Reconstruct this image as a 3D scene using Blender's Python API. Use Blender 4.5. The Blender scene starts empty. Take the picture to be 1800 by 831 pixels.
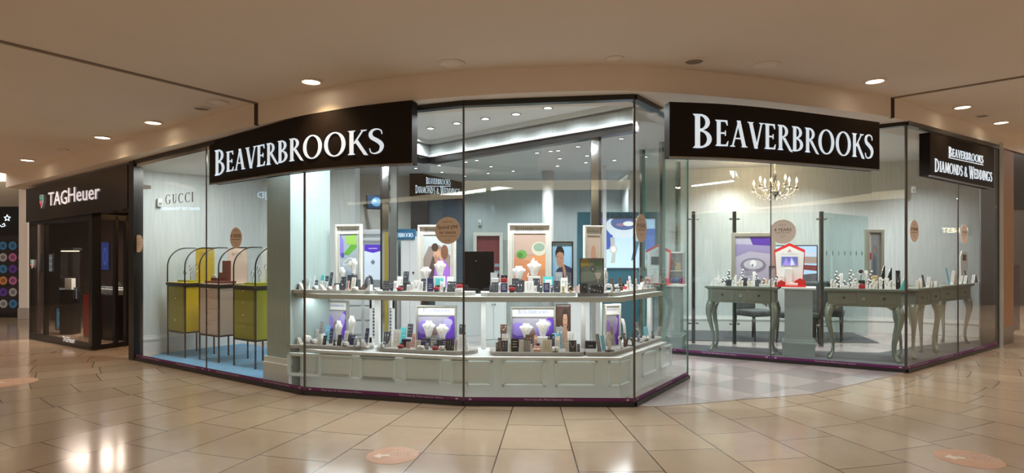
import bpy, bmesh, math, random
from mathutils import Vector, Matrix
random.seed(7)
PI = math.pi
S = bpy.context.scene
COL = S.collection
# ------------------------------------------------------------------ camera, world, lights, exposure
F, CX, YH, EYE = 1050.0, 900.0, 450.0, 1.4          # focal length and horizon in pixels of the 1800x831 frame
cam = bpy.data.cameras.new('camera')
cam.sensor_width = 36; cam.lens = 36*F/1800; cam.shift_y = (YH-415.5)/1800
cam.clip_end = 200
camo = bpy.data.objects.new('camera', cam); COL.objects.link(camo)
camo.location = (0, 0, EYE); camo.rotation_euler = (PI/2, 0, 0)
S.camera = camo
S.view_settings.view_transform = 'Standard'; S.view_settings.look = 'None'
S.view_settings.exposure = 0.0; S.view_settings.gamma = 1; S.view_settings.use_curve_mapping = False
S.cycles.transparent_max_bounces = 32; S.cycles.max_bounces = 8; S.cycles.glossy_bounces = 4
S.cycles.caustics_reflective = False; S.cycles.caustics_refractive = False
S.cycles.sample_clamp_indirect = 4.0
wd = bpy.data.worlds.new('world'); S.world = wd; wd.use_nodes = True
bgn = wd.node_tree.nodes['Background']
bgn.inputs[0].default_value = (1.0, 0.88, 0.78, 1); bgn.inputs[1].default_value = 2.4

def area(name, loc, rot, sx, sy, watts, color):
    l = bpy.data.lights.new(name, 'AREA'); l.shape = 'RECTANGLE'; l.size = sx; l.size_y = sy
    l.energy = watts; l.color = color
    o = bpy.data.objects.new(name, l); COL.objects.link(o); o.location = loc; o.rotation_euler = rot
    return o
COOL = (0.93, 0.97, 1.0); WARM = (1.0, 0.72, 0.45)
def spots(name, pts, watts, color, cone=140):
    for p in pts:
        l = bpy.data.lights.new(name, 'SPOT'); l.energy = watts; l.color = color; l.spot_size = math.radians(cone); l.spot_blend = .8; l.shadow_soft_size = .05
        o = bpy.data.objects.new(name, l); COL.objects.link(o); o.location = p
spots('shop_spot', [(x, y, 2.88) for x in (-2.4, -.9, .6, 1.9) for y in (9.0, 10.4, 11.6)], 60, COOL)
spots('fitting_spot', [(3.2, 9.9, 2.9), (4.6, 9.9, 2.9), (6.0, 9.8, 2.9), (4.0, 10.6, 2.9), (5.3, 10.3, 2.95), (7.0, 9.9, 2.95)], 66, (.97, .98, .97))
area('window_fill_light', (-1.22, 5.93, 2.74), (math.radians(6), 0, math.radians(-15)), 1.5, .10, 62, COOL)  # unseen strips added behind the glass head to light posters and podium
area('window_fill_light', (0.36, 5.67, 2.80), (math.radians(6), 0, math.radians(-1)), 1.4, .10, 62, COOL)
area('window_fill_light', (1.44, 6.13, 2.84), (0, 0, math.radians(55)), .9, .10, 26, COOL)
spots('window_rear_spot', [(-1.5, 7.4, 2.95), (-.5, 7.0, 2.95), (.5, 6.5, 2.95)], 24, COOL)
area('column_fill_light', (-2.32, 6.27, 2.66), (0, 0, math.radians(-34)), .8, .10, 20, COOL)  # extra unseen lamp added to brighten the column face
area('left_window_light', (-3.9, 7.75, 2.62), (0, 0, math.radians(-34)), 1.9, .35, 62, (1, .99, .95))
spots('right_window_spot', [(2.75, 8.65, 2.85), (3.35, 8.35, 2.86), (3.95, 8.05, 2.87), (4.55, 7.75, 2.88)], 80, (.98, .99, .98))
spots('corner_window_spot', [(5.5, 8.25, 2.9), (6.2, 8.8, 2.92), (6.9, 9.3, 2.94)], 48, (.96, .98, .98))
# added unseen fill behind the camera, tilted to brighten the shop front
area('hall_fill_light', (0, -2.0, 4.2), (math.radians(38), 0, 0), 12, 2.5, 150, (1, .80, .60))

# ------------------------------------------------------------------ helpers
def V2(x, y, Z): return ((x-CX)*Z/F, Z)
def at(x, y, Z): return Vector(((x-CX)*Z/F, Z, EYE-(y-YH)*Z/F))
def gz(x, y, z=0.0):                                # point of the level z under pixel (x, y)
    Z = (EYE-z)*F/(y-YH); return Vector(((x-CX)*Z/F, Z, z))
def tilt(X): return .035*X if X < 0 else .03*X
def ceil_pt(x, y, h):                               # point of the ceiling h + tilt(X)
    k = (x-CX)/F; t = .035 if k < 0 else .03
    Z = (h-EYE)/((YH-y)/F - t*k); return Vector((k*Z, Z, h+tilt(k*Z)))

class NT:
    def __init__(s, name):
        s.m = bpy.data.materials.new(name); s.m.use_nodes = True
        s.t = s.m.node_tree; s.N = s.t.nodes; s.L = s.t.links
        s.b = s.N.get('Principled BSDF'); s.out = s.N.get('Material Output')
    def node(s, ty, **kw):
        n = s.N.new(ty)
        for k, v in kw.items(): setattr(n, k, v)
        return n
    def link(s, a, b): s.L.new(a, b)
    def math(s, op, a, b=None, c=None):
        n = s.N.new('ShaderNodeMath'); n.operation = op
        for i, v in enumerate((a, b, c)):
            if v is None: continue
            if isinstance(v, (int, float)): n.inputs[i].default_value = v
            else: s.L.new(v, n.inputs[i])
        return n.outputs[0]
    def mix(s, fac, a, b):
        n = s.N.new('ShaderNodeMix'); n.data_type = 'RGBA'
        for sock, v in ((n.inputs[0], fac), (n.inputs[6], a), (n.inputs[7], b)):
            if isinstance(v, (int, float)): sock.default_value = v
            elif isinstance(v, tuple): sock.default_value = (*v, 1) if len(v) == 3 else v
            else: s.L.new(v, sock)
        return n.outputs[2]
MATS = {}
def M(name, col=(.5, .5, .5), rough=.5, metal=0, emit=0, var=.06, scale=12, stretch=None, bump=0, coat=0, ecol=None):
    if name in MATS: return MATS[name]
    n = NT(name); b = n.b
    b.inputs['Roughness'].default_value = rough; b.inputs['Metallic'].default_value = metal
    if coat: b.inputs['Coat Weight'].default_value = coat
    tc = n.node('ShaderNodeTexCoord'); nz = n.node('ShaderNodeTexNoise'); nz.inputs['Scale'].default_value = scale
    nz.inputs['Detail'].default_value = 3
    src = tc.outputs['Object']
    if stretch:
        mp = n.node('ShaderNodeMapping'); mp.inputs['Scale'].default_value = stretch
        n.link(src, mp.inputs[0]); src = mp.outputs[0]
    n.link(src, nz.inputs['Vector'])
    lo = tuple(c*(1-var) for c in col); hi = tuple(min(1, c*(1+var)) for c in col)
    n.link(n.mix(nz.outputs[0], lo, hi), b.inputs['Base Color'])
    if bump:
        bp = n.node('ShaderNodeBump'); bp.inputs['Strength'].default_value = bump; bp.inputs['Distance'].default_value = .01
        n.link(nz.outputs[0], bp.inputs['Height']); n.link(bp.outputs[0], b.inputs['Normal'])
    if emit:
        b.inputs['Emission Color'].default_value = (*(ecol or col), 1); b.inputs['Emission Strength'].default_value = emit
    MATS[name] = n.m; return n.m
def glass_mat(name, tint=(.93, .975, .955), base=.04, grow=.9):
    if name in MATS: return MATS[name]
    n = NT(name); n.N.remove(n.b)
    tr = n.node('ShaderNodeBsdfTransparent'); tr.inputs[0].default_value = (*tint, 1)
    gl = n.node('ShaderNodeBsdfGlossy'); gl.inputs['Roughness'].default_value = .0; gl.inputs[0].default_value = (1, 1, 1, 1)
    lw = n.node('ShaderNodeLayerWeight'); lw.inputs[0].default_value = .5
    fr = n.math('ADD', n.math('MULTIPLY', n.math('POWER', lw.outputs['Facing'], 5.0), grow), base)
    mx = n.node('ShaderNodeMixShader'); n.link(fr, mx.inputs[0]); n.link(tr.outputs[0], mx.inputs[1]); n.link(gl.outputs[0], mx.inputs[2])
    n.link(mx.outputs[0], n.out.inputs[0]); MATS[name] = n.m; return n.m

class MB:
    def __init__(s): s.v = []; s.f = []; s.m = []; s.sm = []
    def face(s, idx, mat=None, smooth=False): s.f.append(tuple(idx)); s.m.append(mat); s.sm.append(smooth)
    def poly(s, pts, mat=None):
        n = len(s.v); s.v += [Vector(p) for p in pts]; s.face(range(n, n+len(pts)), mat)
    def hexa(s, p, mat=None):                       # 8 points: bottom 4 ccw, top 4 ccw
        n = len(s.v); s.v += [Vector(q) for q in p]
        for f in ((3, 2, 1, 0), (4, 5, 6, 7), (0, 1, 5, 4), (1, 2, 6, 5), (2, 3, 7, 6), (3, 0, 4, 7)):
            s.face([n+i for i in f], mat)
        return s
    def box(s, x0, x1, y0, y1, z0, z1, mat=None, T=None):
        p = [(x0, y0, z0), (x1, y0, z0), (x1, y1, z0), (x0, y1, z0), (x0, y0, z1), (x1, y0, z1), (x1, y1, z1), (x0, y1, z1)]
        if T: p = [T @ Vector(q) for q in p]
        return s.hexa(p, mat)
    def prism(s, pts, z0, z1, mat=None, T=None, smooth=False):  # pts 2-D ccw; z0,z1 numbers or functions of (x,y)
        n = len(s.v); k = len(pts); g0 = z0 if callable(z0) else (lambda x, y: z0); g1 = z1 if callable(z1) else (lambda x, y: z1)
        a = [Vector((x, y, g0(x, y))) for x, y in pts]; b = [Vector((x, y, g1(x, y))) for x, y in pts]
        if T: a = [T @ q for q in a]; b = [T @ q for q in b]
        s.v += a+b
        s.face([n+i for i in reversed(range(k))], mat); s.face([n+k+i for i in range(k)], mat)
        for i in range(k):
            j = (i+1) % k; s.face((n+i, n+j, n+k+j, n+k+i), mat, smooth)
        return s
    def slab(s, p, q, t, a0, a1, b0=None, b1=None, mat=None):   # upright slab from p to q (x,y), thickness t to its left
        if b0 is None: b0 = a0
        if b1 is None: b1 = a1
        d = Vector((q[0]-p[0], q[1]-p[1])); d.normalize(); nx, ny = -d.y*t, d.x*t
        return s.hexa([(p[0], p[1], a0), (q[0], q[1], b0), (q[0]+nx, q[1]+ny, b0), (p[0]+nx, p[1]+ny, a0),
                       (p[0], p[1], a1), (q[0], q[1], b1), (q[0]+nx, q[1]+ny, b1), (p[0]+nx, p[1]+ny, a1)], mat)
    def tube(s, pts, r, seg=8, mat=None, closed=False, flat=1.0):
        pts = [Vector(p) for p in pts]; k = len(pts); R = r if isinstance(r, (list, tuple)) else [r]*k
        n = len(s.v); up = Vector((0, 0, 1)); side = None
        for i, p in enumerate(pts):
            d = (pts[(i+1) % k]-pts[i-1]) if closed else (pts[min(i+1, k-1)]-pts[max(i-1, 0)])
            d.normalize()
            if side is None:
                side = d.cross(up)
                if side.length < .1: side = d.cross(Vector((1, 0, 0)))
            side = (side - d*side.dot(d)).normalized(); w = side.cross(d)
            for j in range(seg):
                a = 2*PI*j/seg; s.v.append(p+side*math.cos(a)*R[i]+w*math.sin(a)*R[i]*flat)
        for i in range(k if closed else k-1):
            i2 = (i+1) % k
            for j in range(seg):
                j2 = (j+1) % seg; s.face((n+i*seg+j, n+i2*seg+j, n+i2*seg+j2, n+i*seg+j2), mat, True)
        if not closed:
            s.face([n+j for j in range(seg)], mat); s.face([n+(k-1)*seg+j for j in reversed(range(seg))], mat)
        return s
    def lathe(s, prof, seg=20, c=(0, 0, 0), mat=None, T=None, smooth=True, ex=1, ey=1):
        n = len(s.v)
        for r, z in prof:
            for j in range(seg):
                a = 2*PI*j/seg; p = Vector((c[0]+r*math.cos(a)*ex, c[1]+r*math.sin(a)*ey, c[2]+z)); s.v.append(T @ p if T else p)
        for i in range(len(prof)-1):
            for j in range(seg):
                j2 = (j+1) % seg; s.face((n+i*seg+j, n+i*seg+j2, n+(i+1)*seg+j2, n+(i+1)*seg+j), mat, smooth)
        s.face([n+j for j in reversed(range(seg))], mat); s.face([n+(len(prof)-1)*seg+j for j in range(seg)], mat)
        return s
    def ball(s, c, r, mat=None, seg=10, rings=6, sc=(1, 1, 1)):
        n = len(s.v)
        for i in range(rings+1):
            t = PI*i/rings
            for j in range(seg):
                a = 2*PI*j/seg
                s.v.append(Vector((c[0]+r*sc[0]*math.sin(t)*math.cos(a), c[1]+r*sc[1]*math.sin(t)*math.sin(a), c[2]-r*sc[2]*math.cos(t))))
        for i in range(rings):
            for j in range(seg):
                j2 = (j+1) % seg; s.face((n+i*seg+j, n+i*seg+j2, n+(i+1)*seg+j2, n+(i+1)*seg+j), mat, True)
        return s
    def build(s, name, mat, parent=None, world=False, label=None, bevel=0):
        me = bpy.data.meshes.new(name)
        off = parent.location if (parent is not None and world) else Vector((0, 0, 0))
        me.from_pydata([tuple(v-off) for v in s.v], [], s.f)
        slots = []; me.materials.append(mat); slots.append(mat)
        for i, m in enumerate(s.m):
            m = m or mat
            if m not in slots: slots.append(m); me.materials.append(m)
            me.polygons[i].material_index = slots.index(m); me.polygons[i].use_smooth = s.sm[i]
        me.update()
        o = bpy.data.objects.new(name, me); COL.objects.link(o)
        if parent is not None: o.parent = parent
        if label: o['label'] = label
        if bevel:
            bv = o.modifiers.new('bevel', 'BEVEL'); bv.width = bevel; bv.segments = 2; bv.limit_method = 'ANGLE'
        return o
def thing(name, label, cat, loc=(0, 0, 0), rz=0, group=None):
    o = bpy.data.objects.new(name, None); COL.objects.link(o); o.empty_display_size = .1
    o.location = loc; o.rotation_euler = (0, 0, rz); return tag(o, label, cat, group)
def tag(o, label=None, cat=None, group=None):
    if label: o['label'] = label
    if cat: o['category'] = cat
    if group: o['group'] = group
    return o
def struct(o): o['kind'] = 'structure'; return o
def copy_tree(o, parent=None):
    c = o.copy(); COL.objects.link(c); c.parent = parent
    for ch in [x for x in o.children]: copy_tree(ch, c)
    return c

# ------------------------------------------------------------------ serif capitals drawn as polygons
def _ell(cx, cy, rx, ry, tx, ty, a0, a1, n=12):     # arc band, tx/ty = thickness at the sides / at top and bottom
    out = []
    for i in range(n):
        p, q = (math.radians(a0+(a1-a0)*k/n) for k in (i, i+1))
        f = lambda a, dx, dy: (cx+(rx-dx)*math.cos(a), cy+(ry-dy)*math.sin(a))
        out.append([f(p, 0, 0), f(q, 0, 0), f(q, tx, ty), f(p, tx, ty)])
    return out
def _r(x0, y0, x1, y1): return [(x0, y0), (x1, y0), (x1, y1), (x0, y1)]
def _stem(x, w=.15, y0=0, y1=1, lo=True, hi=True):
    o = [_r(x, y0, x+w, y1)]
    if lo: o.append([(x-.07, y0), (x+w+.07, y0), (x+w, y0+.07), (x, y0+.07)])
    if hi: o.append([(x-.07, y1), (x, y1-.07), (x+w, y1-.07), (x+w+.07, y1)])
    return o
def _dg(x0, y0, x1, y1, w): return [(x0-w/2, y0), (x0+w/2, y0), (x1+w/2, y1), (x1-w/2, y1)]
def _ft(x, y, w, up=True): return [(x-w/2, y), (x+w/2, y), (x+w/4, y+(.05 if up else -.05)), (x-w/4, y+(.05 if up else -.05))]
def _pl(pts, ws):
    out = []; n = len(pts); L = []
    for i in range(n):
        a = pts[max(0, i-1)]; b = pts[min(n-1, i+1)]; d = math.hypot(b[0]-a[0], b[1]-a[1]) or 1
        nx, ny = -(b[1]-a[1])/d*ws[i]/2, (b[0]-a[0])/d*ws[i]/2
        L.append(((pts[i][0]+nx, pts[i][1]+ny), (pts[i][0]-nx, pts[i][1]-ny)))
    for i in range(n-1): out.append([L[i][0], L[i+1][0], L[i+1][1], L[i][1]])
    return out
def _arms(x, ys, xs):
    o = []
    for y, xe in zip(ys, xs):
        y0 = y if y < .3 else (y-.03 if y < .9 else y-.06)
        o.append(_r(x, y0, xe, y0+.06))
        if y < .3: o.append([(xe-.08, y0+.05), (xe, y0), (xe+.03, y0+.2), (xe+.01, y0+.2)])
        elif y > .9: o.append([(xe-.08, y0+.01), (xe, y0-.14), (xe+.02, y0-.14), (xe, y0+.06)])
        else: o.append(_r(xe-.03, y0-.07, xe, y0+.13))
    return o
def _fine(p, w, n=4):
    P, Wd = [], []
    for i in range(len(p)-1):
        a, b, c, d = p[max(0, i-1)], p[i], p[i+1], p[min(len(p)-1, i+2)]
        for j in range(n):
            t = j/n; P.append(tuple(.5*(2*b[k]+(c[k]-a[k])*t+(2*a[k]-5*b[k]+4*c[k]-d[k])*t*t+(3*b[k]-a[k]-3*c[k]+d[k])*t**3) for k in (0, 1))); Wd.append(w[i]+(w[i+1]-w[i])*t)
    return P+[p[-1]], Wd+[w[-1]]
def glyph(c):
    if c == 'B': return _stem(.07)+_ell(.22, .76, .30, .24, .13, .05, -90, 90)+_ell(.22, .27, .36, .27, .14, .05, -90, 90), .64
    if c == 'E': return _stem(.07)+_arms(.15, (0, .5, 1), (.52, .44, .50)), .60
    if c == 'F': return _stem(.07)+_arms(.15, (.5, 1), (.44, .50)), .56
    if c == 'L': return _stem(.07)+_arms(.15, (0,), (.50,)), .56
    if c == 'A': return [_dg(.08, 0, .36, 1, .06), _dg(.60, 0, .35, 1.02, .15), _r(.17, .3, .58, .35), _ft(.08, 0, .24), _ft(.61, 0, .30)], .74
    if c == 'V': return [_dg(.36, -.02, .10, 1, .15), _dg(.37, -.02, .62, 1, .06), _ft(.10, 1, .30, False), _ft(.62, 1, .24, False)], .70
    if c == 'W': return [_dg(.30, -.02, .10, 1, .14), _dg(.30, -.02, .50, .95, .05), _dg(.70, -.02, .50, 1, .14), _dg(.71, -.02, .92, 1, .05), _ft(.1, 1, .28, False), _ft(.5, 1, .2, False), _ft(.92, 1, .22, False)], 1.0
    if c == 'R': return _stem(.07)+_ell(.22, .75, .30, .25, .13, .05, -90, 90)+[[(.24, .50), (.38, .50), (.76, -.06), (.62, -.02)]], .68
    if c == 'P': return _stem(.07)+_ell(.22, .73, .30, .27, .13, .05, -90, 90), .56
    if c == 'O': return _ell(.46, .5, .44, .52, .15, .05, 0, 360, 28), .94
    if c == 'C': return _ell(.46, .5, .44, .52, .15, .05, 50, 310, 22)+[_r(.70, .78, .75, .98), _r(.70, .02, .75, .2)], .82
    if c == 'G': return _ell(.46, .5, .44, .52, .15, .05, 50, 320, 22)+[_r(.66, .05, .80, .42), _r(.58, .38, .88, .43), _r(.70, .78, .75, .98)], .94
    if c == 'K': return _stem(.07)+[_dg(.24, .45, .58, 1, .06), [(.26, .56), (.36, .64), (.76, -.06), (.62, -.04)], _ft(.6, 1, .24, False)], .70
    if c == 'S':
        p = [(.50, .78), (.47, .93), (.32, 1.0), (.16, .94), (.10, .80), (.15, .66), (.30, .55), (.44, .43), (.50, .28), (.43, .08), (.26, 0), (.12, .05), (.07, .22)]
        p, w = _fine(p, [.02, .04, .05, .09, .13, .15, .16, .16, .14, .09, .05, .04, .02])
        return _pl(p, w), .60
    if c == 'D': return _stem(.07)+_ell(.20, .5, .52, .5, .15, .05, -90, 90, 16), .80
    if c == 'I': return _stem(.07), .29
    if c == 'J': return _stem(.13, lo=False)+_pl([(.2, .1), (.18, -.1), (.05, -.22)], [.14, .1, .03]), .36
    if c == 'U': return _stem(.07, y0=.3, lo=False)+_stem(.55, .06, y0=.3, lo=False)+_ell(.34, .32, .27, .33, .13, .05, 180, 360, 12), .72
    if c == 'T': return _stem(.24, hi=False)+[_r(.0, .94, .62, 1), _r(0, .84, .04, 1), _r(.58, .84, .62, 1)], .64
    if c == 'N': return [_r(.09, 0, .14, 1), _r(.62, 0, .67, 1), [(.05, 1), (.2, 1), (.67, 0), (.58, 0)], _ft(.115, 0, .2), _ft(.645, 1, .2, False)], .74
    if c == 'M': return [_dg(.10, 0, .18, 1, .05), [(.13, 1), (.26, 1), (.50, .1), (.43, .03)], _dg(.47, .05, .72, 1, .05), _dg(.84, 0, .76, 1, .15), _ft(.1, 0, .2), _ft(.85, 0, .28)], .96
    if c == 'Y': return [_r(.26, 0, .40, .5), _dg(.33, .45, .10, 1, .15), _dg(.34, .45, .58, 1, .06), _ft(.33, 0, .3), _ft(.1, 1, .28, False), _ft(.58, 1, .22, False)], .66
    if c == '4': return [_r(.36, 0, .49, 1), _r(.02, .28, .62, .34), [(.36, 1), (.43, 1), (.1, .3), (.02, .3)]], .62
    if c == '&': return _ell(.33, .76, .19, .25, .08, .04, 0, 360, 14)+_ell(.30, .27, .28, .29, .13, .05, 90, 330, 14)+[[(.18, .68), (.32, .70), (.78, 0), (.62, 0)], _pl([(.5, .1), (.68, .3), (.74, .5)], [.06, .05, .04])[0]], .80
    return [], .34
def serif(text, big=1.28, gap=.05):                # small capitals: upper-case letters of the string are drawn bigger
    x = 0; out = []
    for ch in text:
        s = big if ch.isupper() and big != 1 else 1
        ps, w = glyph(ch.upper())
        drop = -(s-1)*.35 if s > 1 else 0
        for p in ps: out.append([(x+a*s, b*s+drop) for a, b in p])
        x += (w+gap)*s
    return out, x
def lettering(mb, text, mapf, width, height, depth=.02, big=1.28, gap=.05):   # mapf(u, v, w) -> point; u 0..width, v 0..height
    ps, W = serif(text, big, gap); k = width/W
    for p in ps:
        a = sum(p[i][0]*p[(i+1) % len(p)][1]-p[(i+1) % len(p)][0]*p[i][1] for i in range(len(p)))
        if a < 0: p = p[::-1]
        n = len(mb.v); m = len(p)
        mb.v += [mapf(x*k, y*height, 0) for x, y in p]+[mapf(x*k, y*height, depth) for x, y in p]
        mb.face([n+m+i for i in range(m)])
        if depth > .002:
            for i in range(m):
                j = (i+1) % m; mb.face((n+i, n+j, n+m+j, n+m+i))
_tc = {}
def text_mb(txt, size, T, depth=.002, align='CENTER', mat=None, mb=None, sx=1.0):
    key = (txt, align)
    if key not in _tc:
        c = bpy.data.curves.new('t', 'FONT'); c.body = txt; c.size = 1; c.align_x = align; c.align_y = 'CENTER'; c.resolution_u = 2
        o = bpy.data.objects.new('t', c); COL.objects.link(o); bpy.context.view_layer.update()
        me = bpy.data.meshes.new_from_object(o.evaluated_get(bpy.context.evaluated_depsgraph_get()))
        _tc[key] = ([v.co.copy() for v in me.vertices], [tuple(p.vertices) for p in me.polygons])
        bpy.data.objects.remove(o); bpy.data.curves.remove(c); bpy.data.meshes.remove(me)
    vs, fs = _tc[key]; mb = mb or MB(); n = len(mb.v)
    mb.v += [T @ Vector((v.x*size*sx, -depth, v.y*size)) for v in vs]
    for f in fs: mb.face([n+i for i in f], mat)
    return mb
def text_fit(txt, px0, px1, line, y, hh, mat, parent, depth=.006, o=.006, name='lettering'):
    """text on the upright line (p, q), spanning two columns of the photograph, capital height hh in metres"""
    p, q = line; a = lerp(p, q, onray(p, q, px0)); b = lerp(p, q, onray(p, q, px1)); rz = math.atan2(b[1]-a[1], b[0]-a[0]); n = leftof(p, q, -o)
    m = text_mb(txt, 1, Matrix.Identity(4), 0); xs = [v.x for v in m.v]; L = math.hypot(b[0]-a[0], b[1]-a[1]); k = L/(max(xs)-min(xs)); x0 = min(xs); s = hh/.70
    z = EYE-(y-YH)*(a[1]+b[1])/2/F; T = TR(a[0]+n[0], a[1]+n[1], z, rz)
    m.v = [T @ Vector(((v.x-x0)*k, 0, v.z*s)) for v in m.v]
    if depth: 
        N = len(m.v); fs = list(m.f); T2 = Vector((n[0], n[1], 0)).normalized()*depth; back = [v.copy() for v in m.v]; m.v = [v+T2 for v in m.v]+back
        cnt = {}
        for f in fs:
            for i in range(len(f)): e = (f[i], f[(i+1) % len(f)]); cnt[e] = 1
        for e in cnt:
            if (e[1], e[0]) not in cnt: m.face((e[1], e[0], e[0]+N, e[1]+N))
    return m.build(name, mat, parent, world=True)
def TR(x=0, y=0, z=0, rz=0, rx=0): return Matrix.Translation((x, y, z)) @ Matrix.Rotation(rz, 4, 'Z') @ Matrix.Rotation(rx, 4, 'X')
# ------------------------------------------------------------------ materials
PLASTER = M('plaster', (.70, .63, .56), .85, var=.05, scale=1.2)
FASCIA = M('fascia_paint', (.74, .68, .62), .8, var=.04, scale=2)
DARK = M('groove_black', (.05, .035, .03), .8)
BLK = M('black_metal', (.012, .011, .011), .28, var=.2)
SIGNB = M('sign_face', (.02, .015, .013), .6, var=.15)
LETW = M('lit_letters', (.75, .88, 1.0), .4, emit=.62, ecol=(.74, .88, 1.0), var=.01)
LETS = M('lit_letters_soft', (.8, .9, 1.0), .4, emit=.55, ecol=(.8, .9, 1.0), var=.01)
CHROME = M('chrome', (.50, .50, .49), .12, metal=1)
STEEL = M('brushed_steel', (.30, .30, .29), .3, metal=1)
GLASS = glass_mat('pane_glass', (.965, .988, .978), .033)
GLASS2 = glass_mat('thin_glass', (.95, .98, .975), .02, .6)
FROST = glass_mat('tinted_glass', (.80, .88, .88), .05, .8)
WALLP = M('wallpaper', (.57, .62, .63), .7, var=.16, scale=3.5, stretch=(9, 9, .7), bump=.25)
WALLD = M('wallpaper_grey', (.44, .49, .49), .7, var=.10, scale=3, stretch=(6, 6, .6))
WHITE = M('white_paint', (.72, .73, .72), .5, var=.02)
PODIUM = M('podium_paint', (.76, .87, .90), .45, var=.02)
SHELFM = M('shelf_paint', (.50, .53, .50), .4, var=.02)
TRAY = M('tray_taupe', (.36, .34, .31), .6, var=.04)
SILVERP = M('silver_green_paint', (.20, .23, .195), .32, metal=.35, var=.06)
SILVERL = M('silver_leg_paint', (.27, .31, .26), .3, metal=.45, var=.06)
PURPLE = M('purple_vinyl', (.13, .02, .11), .4, var=.05)
LILAC = M('pale_print', (.62, .5, .6), .5)
CREAM = M('sticker_pink', (.80, .70, .62), .6, var=.02)
INK = M('ink_dark', (.06, .045, .04), .6)
CARPET = M('grey_carpet', (.075, .08, .09), .95, var=.2, scale=60)
BLUEC = M('blue_carpet', (.13, .30, .48), .95, var=.25, scale=14)
BULB = M('lamp_disc', (1, .85, .6), .5, emit=9, ecol=(1, .84, .60), var=.0)
BULBC = M('lamp_disc_white', (1, 1, 1), .5, emit=8, ecol=(.95, .98, 1), var=.0)
COVE = M('cove_light', (1, .86, .6), .5, emit=1.5, ecol=(1, .90, .66), var=.0)

# ------------------------------------------------------------------ plan of the shop front (metres)
A0 = (-8.20, 10.14); A1 = (-6.23, 8.86)
B = (-5.10, 8.08); C = (-2.10, 6.05); D = (-.454, 5.61); E = (1.14, 5.57); Fp = (2.01, 6.84)
G = (2.28, 8.55); H = (4.73, 7.17); I = (7.46, 9.19)
W0 = (-1.17, 8.5); W1 = (1.28, 6.31)
def lerp(p, q, t): return (p[0]+(q[0]-p[0])*t, p[1]+(q[1]-p[1])*t)
def onray(p, q, px):                                 # parameter along pq met by the column px
    k = (px-CX)/F; return (k*p[1]-p[0])/((q[0]-p[0])-k*(q[1]-p[1]))
def head(p): return 2.83+tilt(p[0])
def leftof(p, q, d):
    L = math.hypot(q[0]-p[0], q[1]-p[1]); return (-(q[1]-p[1])/L*d, (q[0]-p[0])/L*d)
def offset_poly(pts, d):                             # parallel polyline, to the left (inwards) by d
    out = []
    for i, p in enumerate(pts):
        if i == 0: n = leftof(p, pts[1], 1); s = 1
        elif i == len(pts)-1: n = leftof(pts[i-1], p, 1); s = 1
        else:
            a = leftof(pts[i-1], p, 1); b = leftof(p, pts[i+1], 1); n = (a[0]+b[0], a[1]+b[1])
            L = math.hypot(*n); n = (n[0]/L, n[1]/L); s = 1/max(.4, n[0]*a[0]+n[1]*a[1])
        out.append((p[0]+n[0]*d*s, p[1]+n[1]*d*s))
    return out

# ------------------------------------------------------------------ floors
def floor_material():
    n = NT('mall_tiles'); b = n.b
    g = n.node('ShaderNodeNewGeometry'); sp = n.node('ShaderNodeSeparateXYZ'); n.link(g.outputs['Position'], sp.inputs[0])
    dx = n.math('SUBTRACT', sp.outputs[0], .5); dy = n.math('SUBTRACT', 11.5, sp.outputs[1])
    r = n.math('SQRT', n.math('ADD', n.math('MULTIPLY', dx, dx), n.math('MULTIPLY', dy, dy)))
    u = n.math('DIVIDE', n.math('ARCTAN2', dx, dy), .0737); u = n.math('ADD', u, 100.12)
    col = n.math('FLOOR', u); fu = n.math('FRACT', u)
    wn = n.node('ShaderNodeTexWhiteNoise'); wn.noise_dimensions = '1D'; n.link(col, wn.inputs['W'])
    v = n.math('ADD', n.math('DIVIDE', r, .62), n.math('MULTIPLY', wn.outputs[0], 5.0))
    row = n.math('FLOOR', v); fv0 = n.math('FRACT', v)
    # joint distances in metres
    du = n.math('MULTIPLY', n.math('MULTIPLY', n.math('MINIMUM', fu, n.math('SUBTRACT', 1, fu)), .0737), r)
    dv = n.math('MULTIPLY', n.math('MINIMUM', fv0, n.math('SUBTRACT', 1, fv0)), .62)
    joint = n.math('LESS_THAN', n.math('MINIMUM', n.math('MULTIPLY', du, .8), dv), .0036)
    cb = n.node('ShaderNodeCombineXYZ'); n.link(col, cb.inputs[0]); n.link(row, cb.inputs[1])
    w2 = n.node('ShaderNodeTexWhiteNoise'); w2.noise_dimensions = '3D'; n.link(cb.outputs[0], w2.inputs['Vector'])
    nz = n.node('ShaderNodeTexNoise'); nz.inputs['Scale'].default_value = 2.6; nz.inputs['Detail'].default_value = 7; nz.inputs['Roughness'].default_value = .65
    va = n.node('ShaderNodeVectorMath'); va.operation = 'ADD'; sc = n.node('ShaderNodeVectorMath'); sc.operation = 'SCALE'; sc.inputs['Scale'].default_value = 30
    n.link(w2.outputs['Color'], sc.inputs[0]); n.link(g.outputs['Position'], va.inputs[0]); n.link(sc.outputs[0], va.inputs[1]); n.link(va.outputs[0], nz.inputs['Vector'])
    base = n.mix(w2.outputs[0], (.38, .28, .19), (.46, .35, .245))
    base = n.mix(n.math('MULTIPLY', n.math('SUBTRACT', nz.outputs[0], .35), 1.4), base, (.31, .22, .145))
    n.link(n.mix(joint, base, (.06, .035, .02)), b.inputs['Base Color'])
    n.link(n.math('ADD', n.math('MULTIPLY', nz.outputs[0], .14), .07), b.inputs['Roughness'])
    b.inputs['Specular IOR Level'].default_value = .55
    return n.m
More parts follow.
